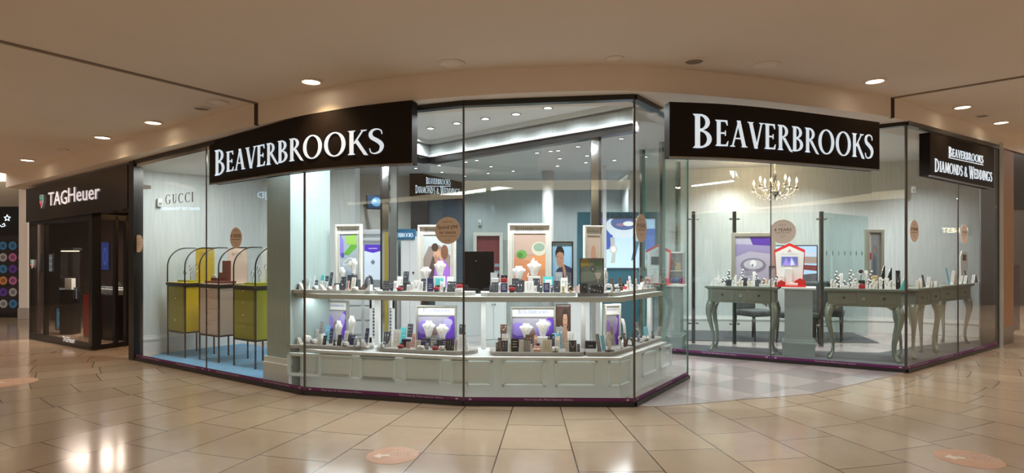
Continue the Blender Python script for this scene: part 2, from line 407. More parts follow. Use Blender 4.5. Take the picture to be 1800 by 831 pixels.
def shop_floor_material():
    n = NT('shop_tiles'); b = n.b
    g = n.node('ShaderNodeNewGeometry'); mp = n.node('ShaderNodeMapping'); mp.inputs['Rotation'].default_value = (0, 0, math.radians(-34))
    n.link(g.outputs['Position'], mp.inputs[0])
    ck = n.node('ShaderNodeTexChecker'); ck.inputs['Scale'].default_value = 1/.6; n.link(mp.outputs[0], ck.inputs[0])
    br = n.node('ShaderNodeTexBrick'); br.offset = 0; br.inputs['Scale'].default_value = 1; br.inputs['Brick Width'].default_value = .6; br.inputs['Row Height'].default_value = .6
    br.inputs['Mortar Size'].default_value = .003; n.link(mp.outputs[0], br.inputs[0])
    c = n.mix(ck.outputs[1], (.42, .36, .34), (.33, .285, .275))
    n.link(n.mix(br.outputs['Fac'], c, (.24, .2, .19)), b.inputs['Base Color']); b.inputs['Roughness'].default_value = .12
    return n.m
mf = MB(); mf.box(-18, 18, -12, 18, -.1, 0); struct(mf.build('floor', floor_material()))
sf = MB()
edge = [B, C, D, E, gz(1155, 715)[:2], gz(1233, 709)[:2], gz(1307, 702)[:2], gz(1378, 697)[:2], gz(1431, 692)[:2], H, I]
sf.prism(list(edge)+[(8.6, 12.6), (-6.9, 12.6), (-5.6, 8.9)], 0.0, .004)
struct(sf.build('floor', shop_floor_material()))
cp = MB(); cp.prism([leftp for leftp in offset_poly([lerp(G, H, .02), H, I], .06)]+[(8.0, 10.0), (6.4, 9.3), (5.3, 8.6), (4.4, 8.75), (2.6, 9.5)], .004, .012)
struct(cp.build('floor', CARPET))
cp = MB(); cp.prism([(2.4, 9.9), (5.9, 9.6), (6.2, 10.9), (2.3, 11.3)], .004, .012); struct(cp.build('floor', CARPET))
bc = MB(); bc.prism(offset_poly([lerp(B, C, .03), lerp(B, C, .84)], .05)+[(-1.9, 7.4), (-3.1, 8.7), (-4.3, 9.5), (-5.05, 8.95)], .004, .014)
struct(bc.build('floor', BLUEC))

# ------------------------------------------------------------------ bulkhead of the concourse (curved fascia, soffit, ceiling)
KN = [(-8.6, 10.15), (-6.9, 9.05), (-5.25, 7.93), (-3.9, 7.05), (-2.65, 6.25), (-1.75, 5.78), (-1.0, 5.54), (-.3, 5.42), (.4, 5.38), (1.1, 5.44), (1.95, 5.72), (2.95, 6.16), (4.42, 6.93), (6.3, 8.33), (9.2, 10.5)]
def spline(K, n=6):
    out = []
    for i in range(len(K)-1):
        p0, p1, p2, p3 = K[max(0, i-1)], K[i], K[i+1], K[min(len(K)-1, i+2)]
        for j in range(n):
            t = j/n; out.append(tuple(.5*((2*p1[c])+(-p0[c]+p2[c])*t+(2*p0[c]-5*p1[c]+4*p2[c]-p3[c])*t*t+(-p0[c]+3*p1[c]-3*p2[c]+p3[c])*t**3) for c in (0, 1)))
    return out+[K[-1]]
FC = spline(KN)
H1 = 3.10; H0 = 2.87                                # ceiling level and underside of the fascia (both + tilt)
fb = MB(); n0 = len(FC)
for i in range(n0-1):
    p, q = FC[i], FC[i+1]; tp, tq = tilt(p[0]), tilt(q[0])
    ip, iq = (p[0]*1.0, p[1]+.55), (q[0], q[1]+.55)
    fb.hexa([(p[0], p[1], H0+tp), (q[0], q[1], H0+tq), (iq[0], iq[1], H0+tq), (ip[0], ip[1], H0+tp),
             (p[0], p[1], H1+.02+tp), (q[0], q[1], H1+.02+tq), (iq[0], iq[1], H1+.02+tq), (ip[0], ip[1], H1+.02+tp)])
struct(fb.build('trim_1', FASCIA))
ce = MB()
for i in range(n0-1):
    p, q = FC[i], FC[i+1]
    xs = (p[0]*1.0, q[0]*1.0)
    a, b2 = (p[0], p[1]+.4), (q[0], q[1]+.4)
    ce.hexa([(xs[0], -1.2, H1+tilt(xs[0])), (xs[1], -1.2, H1+tilt(xs[1])), (b2[0], b2[1], H1+tilt(b2[0])), (a[0], a[1], H1+tilt(a[0])),
             (xs[0], -1.2, H1+.1+tilt(xs[0])), (xs[1], -1.2, H1+.1+tilt(xs[1])), (b2[0], b2[1], H1+.1+tilt(b2[0])), (a[0], a[1], H1+.1+tilt(a[0]))])
struct(ce.build('ceiling', PLASTER))
# the concourse behind the photographer: walls round an open, skylit hall
HALLW = M('hall_wall', (.09, .075, .06), .8, var=.1)
for (x0, x1, y0, y1, nm) in ((-17, 17, -9.2, -9, 'wall_opposite'), (-17, -16.8, -9, 14.3, 'wall_far_side_left'), (16.8, 17, -9, 17, 'wall_far_side_right')):
    hw = MB(); hw.box(x0, x1, y0, y1, 0, 4.6); struct(hw.build(nm, HALLW))
hw = MB(); hw.box(9.2, 17, 16.9, 17, 0, 4.6); struct(hw.build('wall_far_right', HALLW))
# expansion grooves across the ceiling and down the fascia
def groove(p, q, name, w=.022):
    m = MB(); d = (q-p).normalized(); s = d.cross(Vector((0, 0, 1))).normalized()*w
    dz = Vector((0, 0, .012))
    m.hexa([p-s-dz, p+s-dz, q+s-dz, q-s-dz, p-s+dz, p+s+dz, q+s+dz, q-s+dz])
    m2 = q; fx = Vector((m2.x, m2.y-.012, 0))
    m.box(m2.x-.018, m2.x+.018, m2.y-.012, m2.y+.03, H0+tilt(m2.x)-.004, H1+tilt(m2.x), DARK)
    struct(m.build(name, M('groove_grey', (.22, .17, .13), .8)))
groove(ceil_pt(0, 78, H1)+Vector((-.9, -1.8, -.03)), Vector((-2.68, 6.262, H1+tilt(-2.68))), 'trim_2')
groove(ceil_pt(1799, 115, H1)+Vector((1.0, -.2, .03)), Vector((4.40, 6.91, H1+tilt(4.4))), 'trim_3')

# ------------------------------------------------------------------ lamps, vents and loudspeakers in the concourse ceiling
def downlight(px, py, where, watts, r=.085):
    p = ceil_pt(px, py, H1); t = thing('downlight', where, 'ceiling light', p, group='warm downlights of the concourse')
    m = MB(); m.lathe([(r*1.25, 0), (r*1.25, -.008), (r*.98, -.012), (r*.98, 0)], 24); m.build('trim_ring', FASCIA, t)
    m = MB(); m.lathe([(r*.95, -.002), (r*.95, -.007), (.001, -.009)], 24); m.build('diffuser', BULB, t)
    l = bpy.data.lights.new('downlight_beam', 'SPOT'); l.energy = watts; l.color = (1, .66, .36); l.spot_size = math.radians(125); l.spot_blend = .9; l.shadow_soft_size = .05
    o = bpy.data.objects.new('downlight_beam', l); COL.objects.link(o); o.location = p+Vector((0, 0, -.03))
    return t
for px, py, lab, w in ((48, 281, 'lit round downlight farthest left, above the watch boutique', 16), (180, 241, 'lit round downlight second from left, above the watch boutique corner', 16),
                       (269, 215, 'lit round downlight above the left window, third from the left', 16), (547, 143, 'lit round downlight above the left black shop sign', 30),
                       (1538, 142, 'lit round downlight above the right end of the main right sign', 30), (1692, 188, 'lit round downlight above the small corner sign', 16),
                       (1760, 215, 'lit round downlight farthest right in the ceiling', 14)):
    downlight(px, py, lab, w)
def disc_unit(px, py, lab, cat, r, name, col, rings, hh=H1):
    p = ceil_pt(px, py, hh); t = thing(name, lab, cat, p)
    m = MB(); m.lathe([(r, 0), (r, -.008), (r*.86, -.012), (r*.84, 0)], 28); m.build('rim', FASCIA, t)
    m = MB(); m.lathe([(r*.83, 0), (r*.83, -.004), (r*.8, -.006)], 28)
    for k in range(rings): rr = r*(.74-.16*k); m.lathe([(rr, -.004), (rr, -.010), (rr-.008, -.010), (rr-.008, -.004)], 24)
    m.build('grille' if rings > 2 else 'cover', col, t)
GRL = M('grille_grey', (.26, .23, .2), .7)
disc_unit(792, 112, 'unlit round recessed ceiling fitting above the left of the centre window', 'ceiling fitting', .13, 'ceiling_cover', FASCIA, 1)
disc_unit(1080, 103, 'small unlit round ceiling disc above the centre window corner', 'ceiling fitting', .085, 'ceiling_cover', FASCIA, 1)
disc_unit(1220, 107, 'grey perforated round ceiling loudspeaker above the main right sign', 'loudspeaker', .095, 'ceiling_speaker', GRL, 4)
disc_unit(1345, 115, 'large unlit round ceiling fitting right of the grey loudspeaker', 'ceiling fitting', .135, 'ceiling_cover', FASCIA, 1)
disc_unit(355, 190, 'grey round ceiling loudspeaker left of the ceiling joint', 'loudspeaker', .09, 'ceiling_speaker', GRL, 4)
disc_unit(382, 180, 'unlit round disc beside the left grey loudspeaker', 'ceiling fitting', .12, 'ceiling_cover', FASCIA, 1)
disc_unit(1727, 203, 'small grey round loudspeaker between the two rightmost downlights', 'loudspeaker', .08, 'ceiling_speaker', GRL, 4)
disc_unit(110, 263, 'faint round ceiling disc above the watch boutique', 'ceiling fitting', .08, 'ceiling_cover', FASCIA, 1)

# ------------------------------------------------------------------ glass fronts with plinth, vinyl strip and head
NW = [0]
STRIPT = 'Please keep safe. Please keep your distance.'
def window(p, q, splits=(), plinth=True, top=None, headbar=True, arrows=()):
    """glass facade from p to q; one window_<n> per pane"""
    L = math.hypot(q[0]-p[0], q[1]-p[1]); rz = math.atan2(q[1]-p[1], q[0]-p[0])
    cuts = [0]+list(splits)+[1]
    for i in range(len(cuts)-1):
        a, b2 = lerp(p, q, cuts[i]), lerp(p, q, cuts[i+1]); NW[0] += 1
        l = math.hypot(b2[0]-a[0], b2[1]-a[1]); d = ((b2[0]-a[0])/l, (b2[1]-a[1])/l)
        a_, b_ = (a[0]+d[0]*.004, a[1]+d[1]*.004), (b2[0]-d[0]*.004, b2[1]-d[1]*.004)
        w = MB(); w.slab(a_, b_, .012, .05, head(a), .05, head(b2)); w = struct(w.build('window_%d' % NW[0], GLASS))
        pl = MB(); pl.slab((a[0]-leftof(a, b2, .03)[0], a[1]-leftof(a, b2, .03)[1]), (b2[0]-leftof(a, b2, .03)[0], b2[1]-leftof(a, b2, .03)[1]), .07, 0, .042)
        pl.build('base_rail', BLK, w)
        if headbar:
            hb = MB(); hb.slab((a[0]-leftof(a, b2, .03)[0], a[1]-leftof(a, b2, .03)[1]), (b2[0]-leftof(a, b2, .03)[0], b2[1]-leftof(a, b2, .03)[1]), .09, head(a)-.008, head(a)+.05, head(b2)-.008, head(b2)+.05)
            hb.build('head_rail', BLK, w)
        st = MB(); o = leftof(a, b2, .006); st.slab((a_[0]-o[0], a_[1]-o[1]), (b_[0]-o[0], b_[1]-o[1]), .004, .042, .078)
        s = st.build('vinyl_strip', PURPLE, w)
        tm = MB(); nt = max(1, int(l/.85)); o = leftof(a, b2, .009)
        for k in range(nt):
            c = lerp(a, b2, (k+.5)/nt); text_mb(STRIPT, .026, TR(c[0]-o[0], c[1]-o[1], .060, rz), .001, mb=tm)
        for t in (.04, .96):
            c = lerp(a, b2, t); c = (c[0]-o[0], c[1]-o[1]); T = TR(c[0], c[1], .06, rz); sg = 1 if t < .5 else -1
            tm.poly([T @ Vector(v) for v in ((-.02*sg, 0, 0), (0, 0, -.012), (0, 0, .012))][::sg]); tm.box(0 if sg > 0 else -.015, .015 if sg > 0 else 0, -.001, 0, -.004, .004, T=T)
        tm.build('strip_lettering', LILAC, s)
tC = onray(B, C, 363)
window(B, C, (tC,)); window(C, D); window(D, E); window(E, Fp)
window(G, H, (onray(G, H, 1355),)); window(H, I, (onray(H, I, 1684),))
# dark joint lines between panes
def post(p, name, r=.011, z0=.04, z1=None, m=None, lab=None):
    mb = MB(); mb.box(p[0]-r, p[0]+r, p[1]-r, p[1]+r, z0, z1 if z1 else head(p)); return struct(mb.build(name, m or M('joint_dark', (.10, .09, .08), .35, metal=.5)))
SIGNB.node_tree.nodes['Principled BSDF'].inputs['Specular IOR Level'].default_value = .08
GE = M('glass_edge', (.10, .24, .20), .2)
for k, (p, m, r) in enumerate(((lerp(B, C, tC), None, .006), (C, None, .009), (D, None, .009), (E, None, .009), (H, None, .011), (lerp(G, H, onray(G, H, 1355)), None, .005),
                            (lerp(H, I, onray(H, I, 1684)), None, .006), (Fp, GE, .008))):
    post(p, 'trim_%d' % (10+k), r, m=m)
# end posts
mb = MB(); mb.slab((B[0]-.10, B[1]+.02), (B[0]+.02, B[1]-.06), .12, 0, head(B)+.03); struct(mb.build('trim_20', BLK))
mb = MB(); mb.slab(I, lerp(H, I, 1.02), .2, 0, head(I)+.02); struct(mb.build('trim_21', BLK))

# ------------------------------------------------------------------ window ceilings, end walls, podium walls
def zc(x, y): return 3.03
L0 = lerp(B, C, onray(B, C, 493)); nBC = leftof(B, C, 1)
L0 = (L0[0]+nBC[0]*.12, L0[1]+nBC[1]*.12)
L1 = (L0[0]+nBC[0]*.52, L0[1]+nBC[1]*.52)
K0 = lerp(B, C, onray(B, C, 452)); K0 = (K0[0]+nBC[0]*.12, K0[1]+nBC[1]*.12)
K1 = (K0[0]+nBC[0]*.55, K0[1]+nBC[1]*.55)
wc = MB(); wc.prism([L1, L0, lerp(B, C, .86), C, D, E, Fp, W1, W0], lambda x, y: zc(x, y), lambda x, y: zc(x, y)+.05); struct(wc.build('ceiling', M('ceiling_white', (.86, .86, .85), .6, var=.02)))
# wallpapered bulkhead over the inner glass, dark beam below it
bh = MB(); bh.slab(W0, W1, .1, 2.80, zc(*W0), 2.80, zc(*W1)); bh.slab(L1, W0, .1, 2.80, zc(*L1), 2.80, zc(*W0)); bh.slab(W1, Fp, .1, 2.84, zc(*W1), 2.86, zc(*Fp)); struct(bh.build('wall_inner', WALLP))
bm = MB(); bm.slab(W0, W1, .12, 2.72, 2.80); bm.slab(L1, W0, .12, 2.72, 2.80); struct(bm.build('trim_22', BLK))
cr = MB()
for p, q in ((W0, W1), (L1, W0)):
    o = leftof(p, q, -.05); cr.slab((p[0]+o[0], p[1]+o[1]), (q[0]+o[0], q[1]+o[1]), .05, zc(*p)-.05, zc(*p), zc(*q)-.05, zc(*q))
    o = leftof(p, q, -.03); cr.slab((p[0]+o[0], p[1]+o[1]), (q[0]+o[0], q[1]+o[1]), .03, 2.80, 2.83)
struct(cr.build('trim_23', WHITE))
# inner partition glass above the shelf
for p, q in ((W0, lerp(W0, W1, .62)),):
    m = MB(); m.slab(p, q, .01, .02, 2.72); struct(m.build('window_20', GLASS2))
# column between the two left compartments
m = MB(); m.prism([K0, L0, L1, K1], 0, lambda x, y: head((x, y))); struct(m.build('wall_column', M('column_grey_green', (.36, .45, .44), .6, var=.10, scale=3.5, stretch=(9, 9, .7), bump=.2)))
m = MB()
for (zb, zt, w) in ((.0, .20, .025), (.20, .24, .035), (.24, .30, .018)):
    P = offset_poly([K1, K0, L0], -w) if False else None
    o = leftof(K0, L0, -w); d = ((L0[0]-K0[0])*.08, (L0[1]-K0[1])*.08)
    m.slab((K0[0]+o[0]-d[0], K0[1]+o[1]-d[1]), (L0[0]+o[0]+d[0]*.2, L0[1]+o[1]+d[1]*.2), .04, zb, zt)
struct(m.build('baseboard_column', WHITE))
# left compartment: end wall running back, far wall, its ceiling
LW0 = (-5.22, 8.33); LW1 = (-4.1, 9.75); LW2 = (-2.3, 8.75)
m = MB(); m.slab(LW0, LW1, .1, 0, 2.95); struct(m.build('wall_left', WALLP))
m = MB(); m.slab(LW1, LW2, .1, 0, 2.95); struct(m.build('wall_rear_left', WALLP))
def baseboard(p, q, name):
    m = MB()
    for zb, zt, w in ((0, .21, .018), (.21, .24, .028), (.24, .28, .012)):
        o = leftof(p, q, -w); m.slab((p[0]+o[0], p[1]+o[1]), (q[0]+o[0], q[1]+o[1]), w, zb, zt)
    return struct(m.build(name, WHITE))
baseboard(LW0, LW1, 'baseboard_left'); baseboard(LW1, LW2, 'baseboard_rear_left')
m = MB(); m.prism([lerp(B, C, -.02), lerp(B, C, .84), K0, K1, LW2, LW1, LW0], lambda x, y: 2.78+tilt(x), lambda x, y: 2.82+tilt(x)); struct(m.build('ceiling', WHITE))

# right fitting room walls and ceiling
RW = [(2.2, 11.3), (6.6, 10.95), (8.35, 10.3), (7.52, 9.3)]
for k in range(3):
    m = MB(); m.slab(RW[k], RW[k+1], .1, 0, 3.15); struct(m.build(('wall_rear_right', 'wall_corner_right', 'wall_right')[k], WALLP))
    baseboard(RW[k], RW[k+1], ('baseboard_rear_right', 'baseboard_corner_right', 'baseboard_right')[k])
m = MB(); m.prism([Fp, (2.2, 5.95), (3.0, 6.35), H, I, RW[2], RW[1], (2.15, 11.35)], lambda x, y: 2.96+tilt(x)*.7, lambda x, y: 3.0+tilt(x)*.7); struct(m.build('ceiling', WHITE))
# main shop shell
m = MB(); m.prism([K1, L1, W0, W1, Fp, (2.2, 11.35), (2.2, 12.6), (-6.9, 12.6), LW1, LW2], 2.95, 3.0); struct(m.build('ceiling', M('shop_ceiling', (.62, .64, .64), .4)))
m = MB(); m.box(-7, 2.6, 12.4, 12.5, 0, 3); struct(m.build('wall_rear', WALLD))
m = MB(); m.slab((2.25, 12.4), (2.25, 11.3), .1, 0, 3.0); struct(m.build('wall_side', WALLD))
# downlights inside the shop ceiling and the window ceiling
IL = [(819, 284), (838, 281), (863, 292), (858, 304), (902, 300), (944, 268), (968, 265), (981, 264), (984, 278), (980, 291), (1016, 257), (1032, 273), (1030, 285), (1080, 281), (1092, 243), (731, 295), (777, 302), (772, 290), (817, 309), (1135, 275)]
proto = None
def small_light(p, r, name, lab, grp):
    t = thing(name, lab, 'ceiling light', p, group=grp)
    m = MB(); m.lathe([(r*1.35, .0), (r*1.35, -.006), (r, -.010), (r, 0)], 16); m.build('trim_ring', CHROME, t)
    m = MB(); m.lathe([(r*.95, -.001), (r*.95, -.006), (.002, -.008)], 16); m.build('diffuser', BULBC, t)
    return t
for i, (x, y) in enumerate(IL):
    Z = (2.95-EYE)*F/(YH-y); p = Vector(((x-CX)/F*Z, Z, 2.95))
    if proto is None: proto = small_light(p, .033, 'recessed_spotlight', 'small white recessed spotlight in the shop ceiling behind the centre window', 'recessed spotlights in the shop ceiling')
    else: copy_tree(proto).location = p
for i, (x, y) in enumerate(((757, 225), (803, 216), (853, 208), (907, 200), (963, 189))):
    Z = (3.03-EYE)*F/(YH-y); p = Vector(((x-CX)/F*Z, Z, 3.03)); t = small_light(p, .045, 'window_spotlight', ('leftmost', 'second', 'middle', 'fourth', 'rightmost')[i]+' spotlight in the row above the centre window display', 'row of spotlights above the window display')
    l = bpy.data.lights.new('spot_beam', 'SPOT'); l.energy = 10; l.color = COOL; l.spot_size = math.radians(95); l.spot_blend = .6; l.shadow_soft_size = .03
    o = bpy.data.objects.new('spot_beam', l); COL.objects.link(o); o.location = p+Vector((0, 0, -.03))
# spot beams washing the wallpapered bulkhead
for i in range(7):
    c = lerp(W0, W1, .06+.145*i); l = bpy.data.lights.new('wall_wash', 'SPOT'); l.energy = 26; l.color = COOL; l.spot_size = math.radians(150); l.spot_blend = .9
    o = bpy.data.objects.new('wall_wash', l); COL.objects.link(o); q = leftof(W0, W1, -.30); o.location = (c[0]+q[0], c[1]+q[1], 3.015)

# ------------------------------------------------------------------ shop signs
def sign_path(keys):
    """keys: (x, y) plan points; returns function u->(point, normal outwards) by arc length"""
    P = spline(keys, 10); Ls = [0]
    for i in range(1, len(P)): Ls.append(Ls[-1]+math.hypot(P[i][0]-P[i-1][0], P[i][1]-P[i-1][1]))
    def f(s):
        s = max(0, min(Ls[-1]-1e-6, s)); i = 0
        while Ls[i+1] < s: i += 1
        t = (s-Ls[i])/(Ls[i+1]-Ls[i]); p = lerp(P[i], P[i+1], t); n = leftof(P[i], P[i+1], -1); return p, n
    return f, Ls[-1], P
def big_sign(keys, z0, z1, label, tw, name='shop_sign', depth=.12, rows=(), lm=LETW):
    f, L, P = sign_path(keys); base = P[0]
    t = thing(name, label, 'sign', (P[len(P)//2][0], P[len(P)//2][1], z0))
    m = MB(); n = len(P)
    for i in range(n-1):
        p, q = P[i], P[i+1]; a = leftof(P[max(0, i-1)], P[min(n-1, i+1)], depth); b2 = leftof(P[i], P[min(n-1, i+2)], depth)
        tp, tq = z1(p[0]), z1(q[0])
        m.hexa([(p[0], p[1], z0), (q[0], q[1], z0), (q[0]+b2[0], q[1]+b2[1], z0), (p[0]+a[0], p[1]+a[1], z0),
                (p[0], p[1], tp), (q[0], q[1], tq), (q[0]+b2[0], q[1]+b2[1], tq), (p[0]+a[0], p[1]+a[1], tp)])
    m.build('sign_box', SIGNB, t, world=True)
    m = MB()
    for i in range(n-1):
        p, q = P[i], P[i+1]; o1 = leftof(p, q, -.004)
        m.slab((p[0]+o1[0], p[1]+o1[1]), (q[0]+o1[0], q[1]+o1[1]), .02, z0-.012, z0+.006)
    m.build('edge_trim', STEEL, t, world=True)
    for txt, s0, s1, zb, hh, big in rows:
        m = MB()
        def mp(u, v, w, s0=s0, zb=zb):
            p, nn = f(s0*L+u); return Vector((p[0]+nn[0]*(w+.004), p[1]+nn[1]*(w+.004), zb(p[0])+v))
        if txt == '_':
            for k in range(10):
                a, b2 = s0*L+(s1-s0)*L*k/10, s0*L+(s1-s0)*L*(k+1)/10
                pa, na = f(a); pb, nb = f(b2); o = .006
                m.poly([(pa[0]+na[0]*o, pa[1]+na[1]*o, zb(pa[0])), (pb[0]+nb[0]*o, pb[1]+nb[1]*o, zb(pb[0])), (pb[0]+nb[0]*o, pb[1]+nb[1]*o, zb(pb[0])+hh), (pa[0]+na[0]*o, pa[1]+na[1]*o, zb(pa[0])+hh)])
            m.build('underline', lm, t, world=True)
        else:
            lettering(m, txt, mp, (s1-s0)*L, hh, .006 if L > 2 else .002, big=big); m.build('lettering', lm, t, world=True)
    return t
k1 = [V2(368, 0, 7.0), V2(443, 0, 6.44), V2(528, 0, 5.92), V2(620, 0, 5.62), V2(724, 0, 5.45)]
big_sign(k1, 2.245, lambda x: 2.855+tilt(x), 'long black curved fascia sign with lit white serif lettering above the left window', 0,
         rows=(('Beaverbrooks', .045, .918, lambda x: 2.352, .225, 1.3),))
k2 = [V2(1177, 0, 5.42), V2(1270, 0, 5.50), V2(1355, 0, 5.66), V2(1450, 0, 5.92), V2(1546, 0, 6.25)]
big_sign(k2, 2.30, lambda x: 2.80, 'long black curved fascia sign with lit white serif lettering above the entrance', 0,
         rows=(('Beaverbrooks', .085, .965, lambda x: 2.412, .238, 1.3),))
k3 = [V2(1635, 0, 7.46), V2(1665, 0, 7.80), V2(1706, 0, 8.35), V2(1747, 0, 8.97)]
big_sign(k3, 2.41, lambda x: 2.79+tilt(x), 'short black diamonds and weddings sign above the far right window', 0,
         rows=(('Beaverbrooks', .24, .80, lambda x: 2.70+.028*(x-5.3), .105, 1.25), ('_', .24, .80, lambda x: 2.672+.028*(x-5.3), .012, 1), ('Diamonds & Weddings', .05, .96, lambda x: 2.475+.018*(x-5.3), .135, 1.25)))

# ------------------------------------------------------------------ round stickers on the glass
def sticker(p, q, px, py, r, label, lines, rx=1.0):
    t = onray(p, q, px); c = lerp(p, q, t); o = leftof(p, q, -.0015); c = (c[0]+o[0], c[1]+o[1])
    z = EYE-(py-YH)*c[1]/F; rz = math.atan2(q[1]-p[1], q[0]-p[0])
    th = thing('window_sticker', label, 'sticker', (c[0], c[1], z), rz)
    m = MB(); m.lathe([(r, -.0006), (r, .0006)], 40, T=Matrix.Rotation(PI/2, 4, 'X'), smooth=False); m.build('vinyl_disc', CREAM, th)
    for s, size, dz in lines: text_mb(s, size, TR(0, -.0012, dz), .0008).build('lettering', INK, th)
Y4 = (('beaverbrooks', .016, .085), ('4 YEARS', .058, .022), ('INTEREST FREE CREDIT', .017, -.018), ('available in store', .012, -.055), ('today', .012, -.075))
sticker(C, D, 787, 405, .128, 'round beige spend 99 pounds offer sticker on the centre glass', (('BEAVERBROOKS', .014, .082), ('Spend £99', .048, .03), ('or more', .048, -.018), ('and spread the cost interest free', .013, -.052), ('terms apply', .011, -.092)))
sticker(B, C, 415, 418, .118, 'round beige four years credit sticker above the olive display cases', Y4)
sticker(B, C, 243.5, 428, .118, 'pale round sticker on the glass at the far left end of the left window', (('beaverbrooks', .012, .06), ('Please shop', .02, .02), ('safely with us', .02, -.01), ('thank you', .014, -.045)))
sticker(E, Fp, 1127, 401, .135, 'beige round four years sticker seen edge-on on the entrance side glass', Y4)
sticker(G, H, 1376, 407, .158, 'round four years credit sticker on the glass below the chandelier', Y4)
sticker(H, I, 1607, 406, .135, 'beige four years sticker beside the right glass corner', Y4)
sticker(H, I, 1695, 411, .135, 'beige four years sticker near the far right tables', Y4)
# GUCCI vinyl letters on the left glass
t0, t1 = onray(B, C, 292), onray(B, C, 344); pa, pb = lerp(B, C, t0), lerp(B, C, t1); o = leftof(B, C, -.01)
m = MB(); Lw = math.hypot(pb[0]-pa[0], pb[1]-pa[1]); za = EYE+(450-359)*pa[1]/F; rz = math.atan2(pb[1]-pa[1], pb[0]-pa[0])
lettering(m, 'GUCCI', lambda u, v, w: Vector((pa[0]+o[0]+u*math.cos(rz), pa[1]+o[1]+u*math.sin(rz), za+v)), Lw, .115, .001, big=1, gap=.22)
tag(m.build('vinyl_lettering', INK), 'dark spaced capital lettering on the glass above the olive cases', 'lettering')

# ------------------------------------------------------------------ floor stickers of the concourse
OR = M('faded_orange_vinyl', (.52, .29, .18), .4, var=.25, scale=5); PW = M('faded_white_print', (.70, .60, .50), .5)
def floor_sticker(px, py, r, rz, label):
    p = gz(px, py); t = thing('floor_sticker', label, 'floor sticker', p, rz)
    m = MB(); m.lathe([(r, .0003), (r, .0015)], 40, smooth=False); m.build('vinyl_disc', OR, t)
    m = MB(); s = r
    m.prism([(-.75*s, .0), (-.45*s, -.28*s), (-.45*s, -.1*s), (-.12*s, -.1*s), (-.12*s, .1*s), (-.45*s, .1*s), (-.45*s, .28*s)], .0015, .003)
    for k in range(5): text_mb(('PLEASE KEEP', 'YOUR DISTANCE', 'STAY SAFE AND', 'FOLLOW THE', 'ARROWS')[k], s*.17, TR(.38*s, (.4-.2*k)*s, .0026, 0, -PI/2), .0006, mb=m)
    m.build('print', PW, t)
floor_sticker(690, 800, .182, math.radians(12), 'faded orange round floor sticker with white arrow left of centre')
floor_sticker(1703, 806, .20, math.radians(-14), 'very worn orange round floor sticker at the bottom right')
floor_sticker(15, 672, .26, math.radians(10), 'faded round floor sticker at the far left edge of the floor')
# ------------------------------------------------------------------ podium, shelf and trays of the centre window
FACE = [lerp(B, C, .905), C, D, E, lerp(E, Fp, .90)]
def onpoly(P, px):
    best = None
    for i in range(len(P)-1):
        t = onray(P[i], P[i+1], px); e = max(0, -t, t-1)
        if best is None or e < best[0]-1e-6: best = (e, i, t)
    return best[1], best[2]
def opt(px, d, P=FACE):
    O = offset_poly(P, d); i, t = onpoly(O, px); return lerp(O[i], O[i+1], t), math.atan2(O[i+1][1]-O[i][1], O[i+1][0]-O[i][0])
PF = offset_poly(FACE, .20)
def counter_run(z0, z1, d1, mb, over=0, dl=None):
    a = offset_poly(FACE, .20-over); b2 = offset_poly(FACE, d1)
    for i in range(len(a)-1):
        mb.prism([a[i], a[i+1], b2[i+1], b2[i]], z0, z1)
pod = thing('display_podium', 'long pale grey panelled podium running round inside the centre window', 'podium', (0, 6, .004))
m = MB(); counter_run(.004, .395, .78, m); m.build('podium_body', PODIUM, pod, world=True)
m = MB(); counter_run(.395, .42, .80, m, .012); m.build('podium_top', WHITE, pod, world=True)
PX = [(507, 557), (562, 619), (634, 696), (710, 777), (793, 866), (883, 958), (976, 1050), (1069, 1106), (1128, 1152), (1159, 1178)]
for x0, x1 in PX:
    i, t0 = onpoly(PF, x0); j, t1 = onpoly(PF, x1)
    segs = [(i, t0, t1)] if i == j else [(i, t0, 1.0), (j, 0.0, t1)]
    m = MB()
    for (k, a, b2) in segs:
        p, q = lerp(PF[k], PF[k+1], a), lerp(PF[k], PF[k+1], b2); rz = math.atan2(q[1]-p[1], q[0]-p[0]); L = math.hypot(q[0]-p[0], q[1]-p[1])
        T = TR(p[0], p[1], 0, rz)
        for (e, w0, w1) in ((.022, 0, .020), (.012, .014, .034)):
            m.box(0, L, -e, 0, .138+w0, .138+w1, T=T); m.box(0, L, -e, 0, .382-w1, .382-w0, T=T)
            if a > 0 or len(segs) == 1 or k == i: m.box(w0, w1, -e, 0, .138, .382, T=T)
            if k == j: m.box(L-w1, L-w0, -e, 0, .138, .382, T=T)
    m.build('panel_moulding', PODIUM, pod, world=True)
sh = thing('display_shelf', 'long pale green grey upper shelf carrying the jewellery trays', 'shelf', (0, 6, .95))
m = MB(); a = offset_poly([lerp(B, C, .89), C, D, E, lerp(E, Fp, .82)], .19); b2 = offset_poly([lerp(B, C, .89), C, D, E, lerp(E, Fp, .82)], .72)
for i in range(len(a)-1): m.prism([a[i], a[i+1], b2[i+1], b2[i]], .955, 1.005)
m.build('shelf_board', SHELFM, sh, world=True)
for px, d in ((664, .7), (850, .7), (1025, .62), (1053, .66), (1142, .5)):
    c, rz = opt(px, d, FACE); m = MB(); m.box(-.025, .025, -.025, .025, .42, .955, T=TR(c[0], c[1], 0, rz)); m.build('upright', WHITE, sh, world=True)
# added unseen strips under the shelf, brightening the lower display
for px, L, w in ((590, .7, 7), (740, 1.0, 12), (930, 1.1, 12), (1090, .5, 6)):
    c, rz = opt(px, .45); area('shelf_fill_light', (c[0], c[1], .945), (0, 0, rz), L, .12, w*.42, COOL)

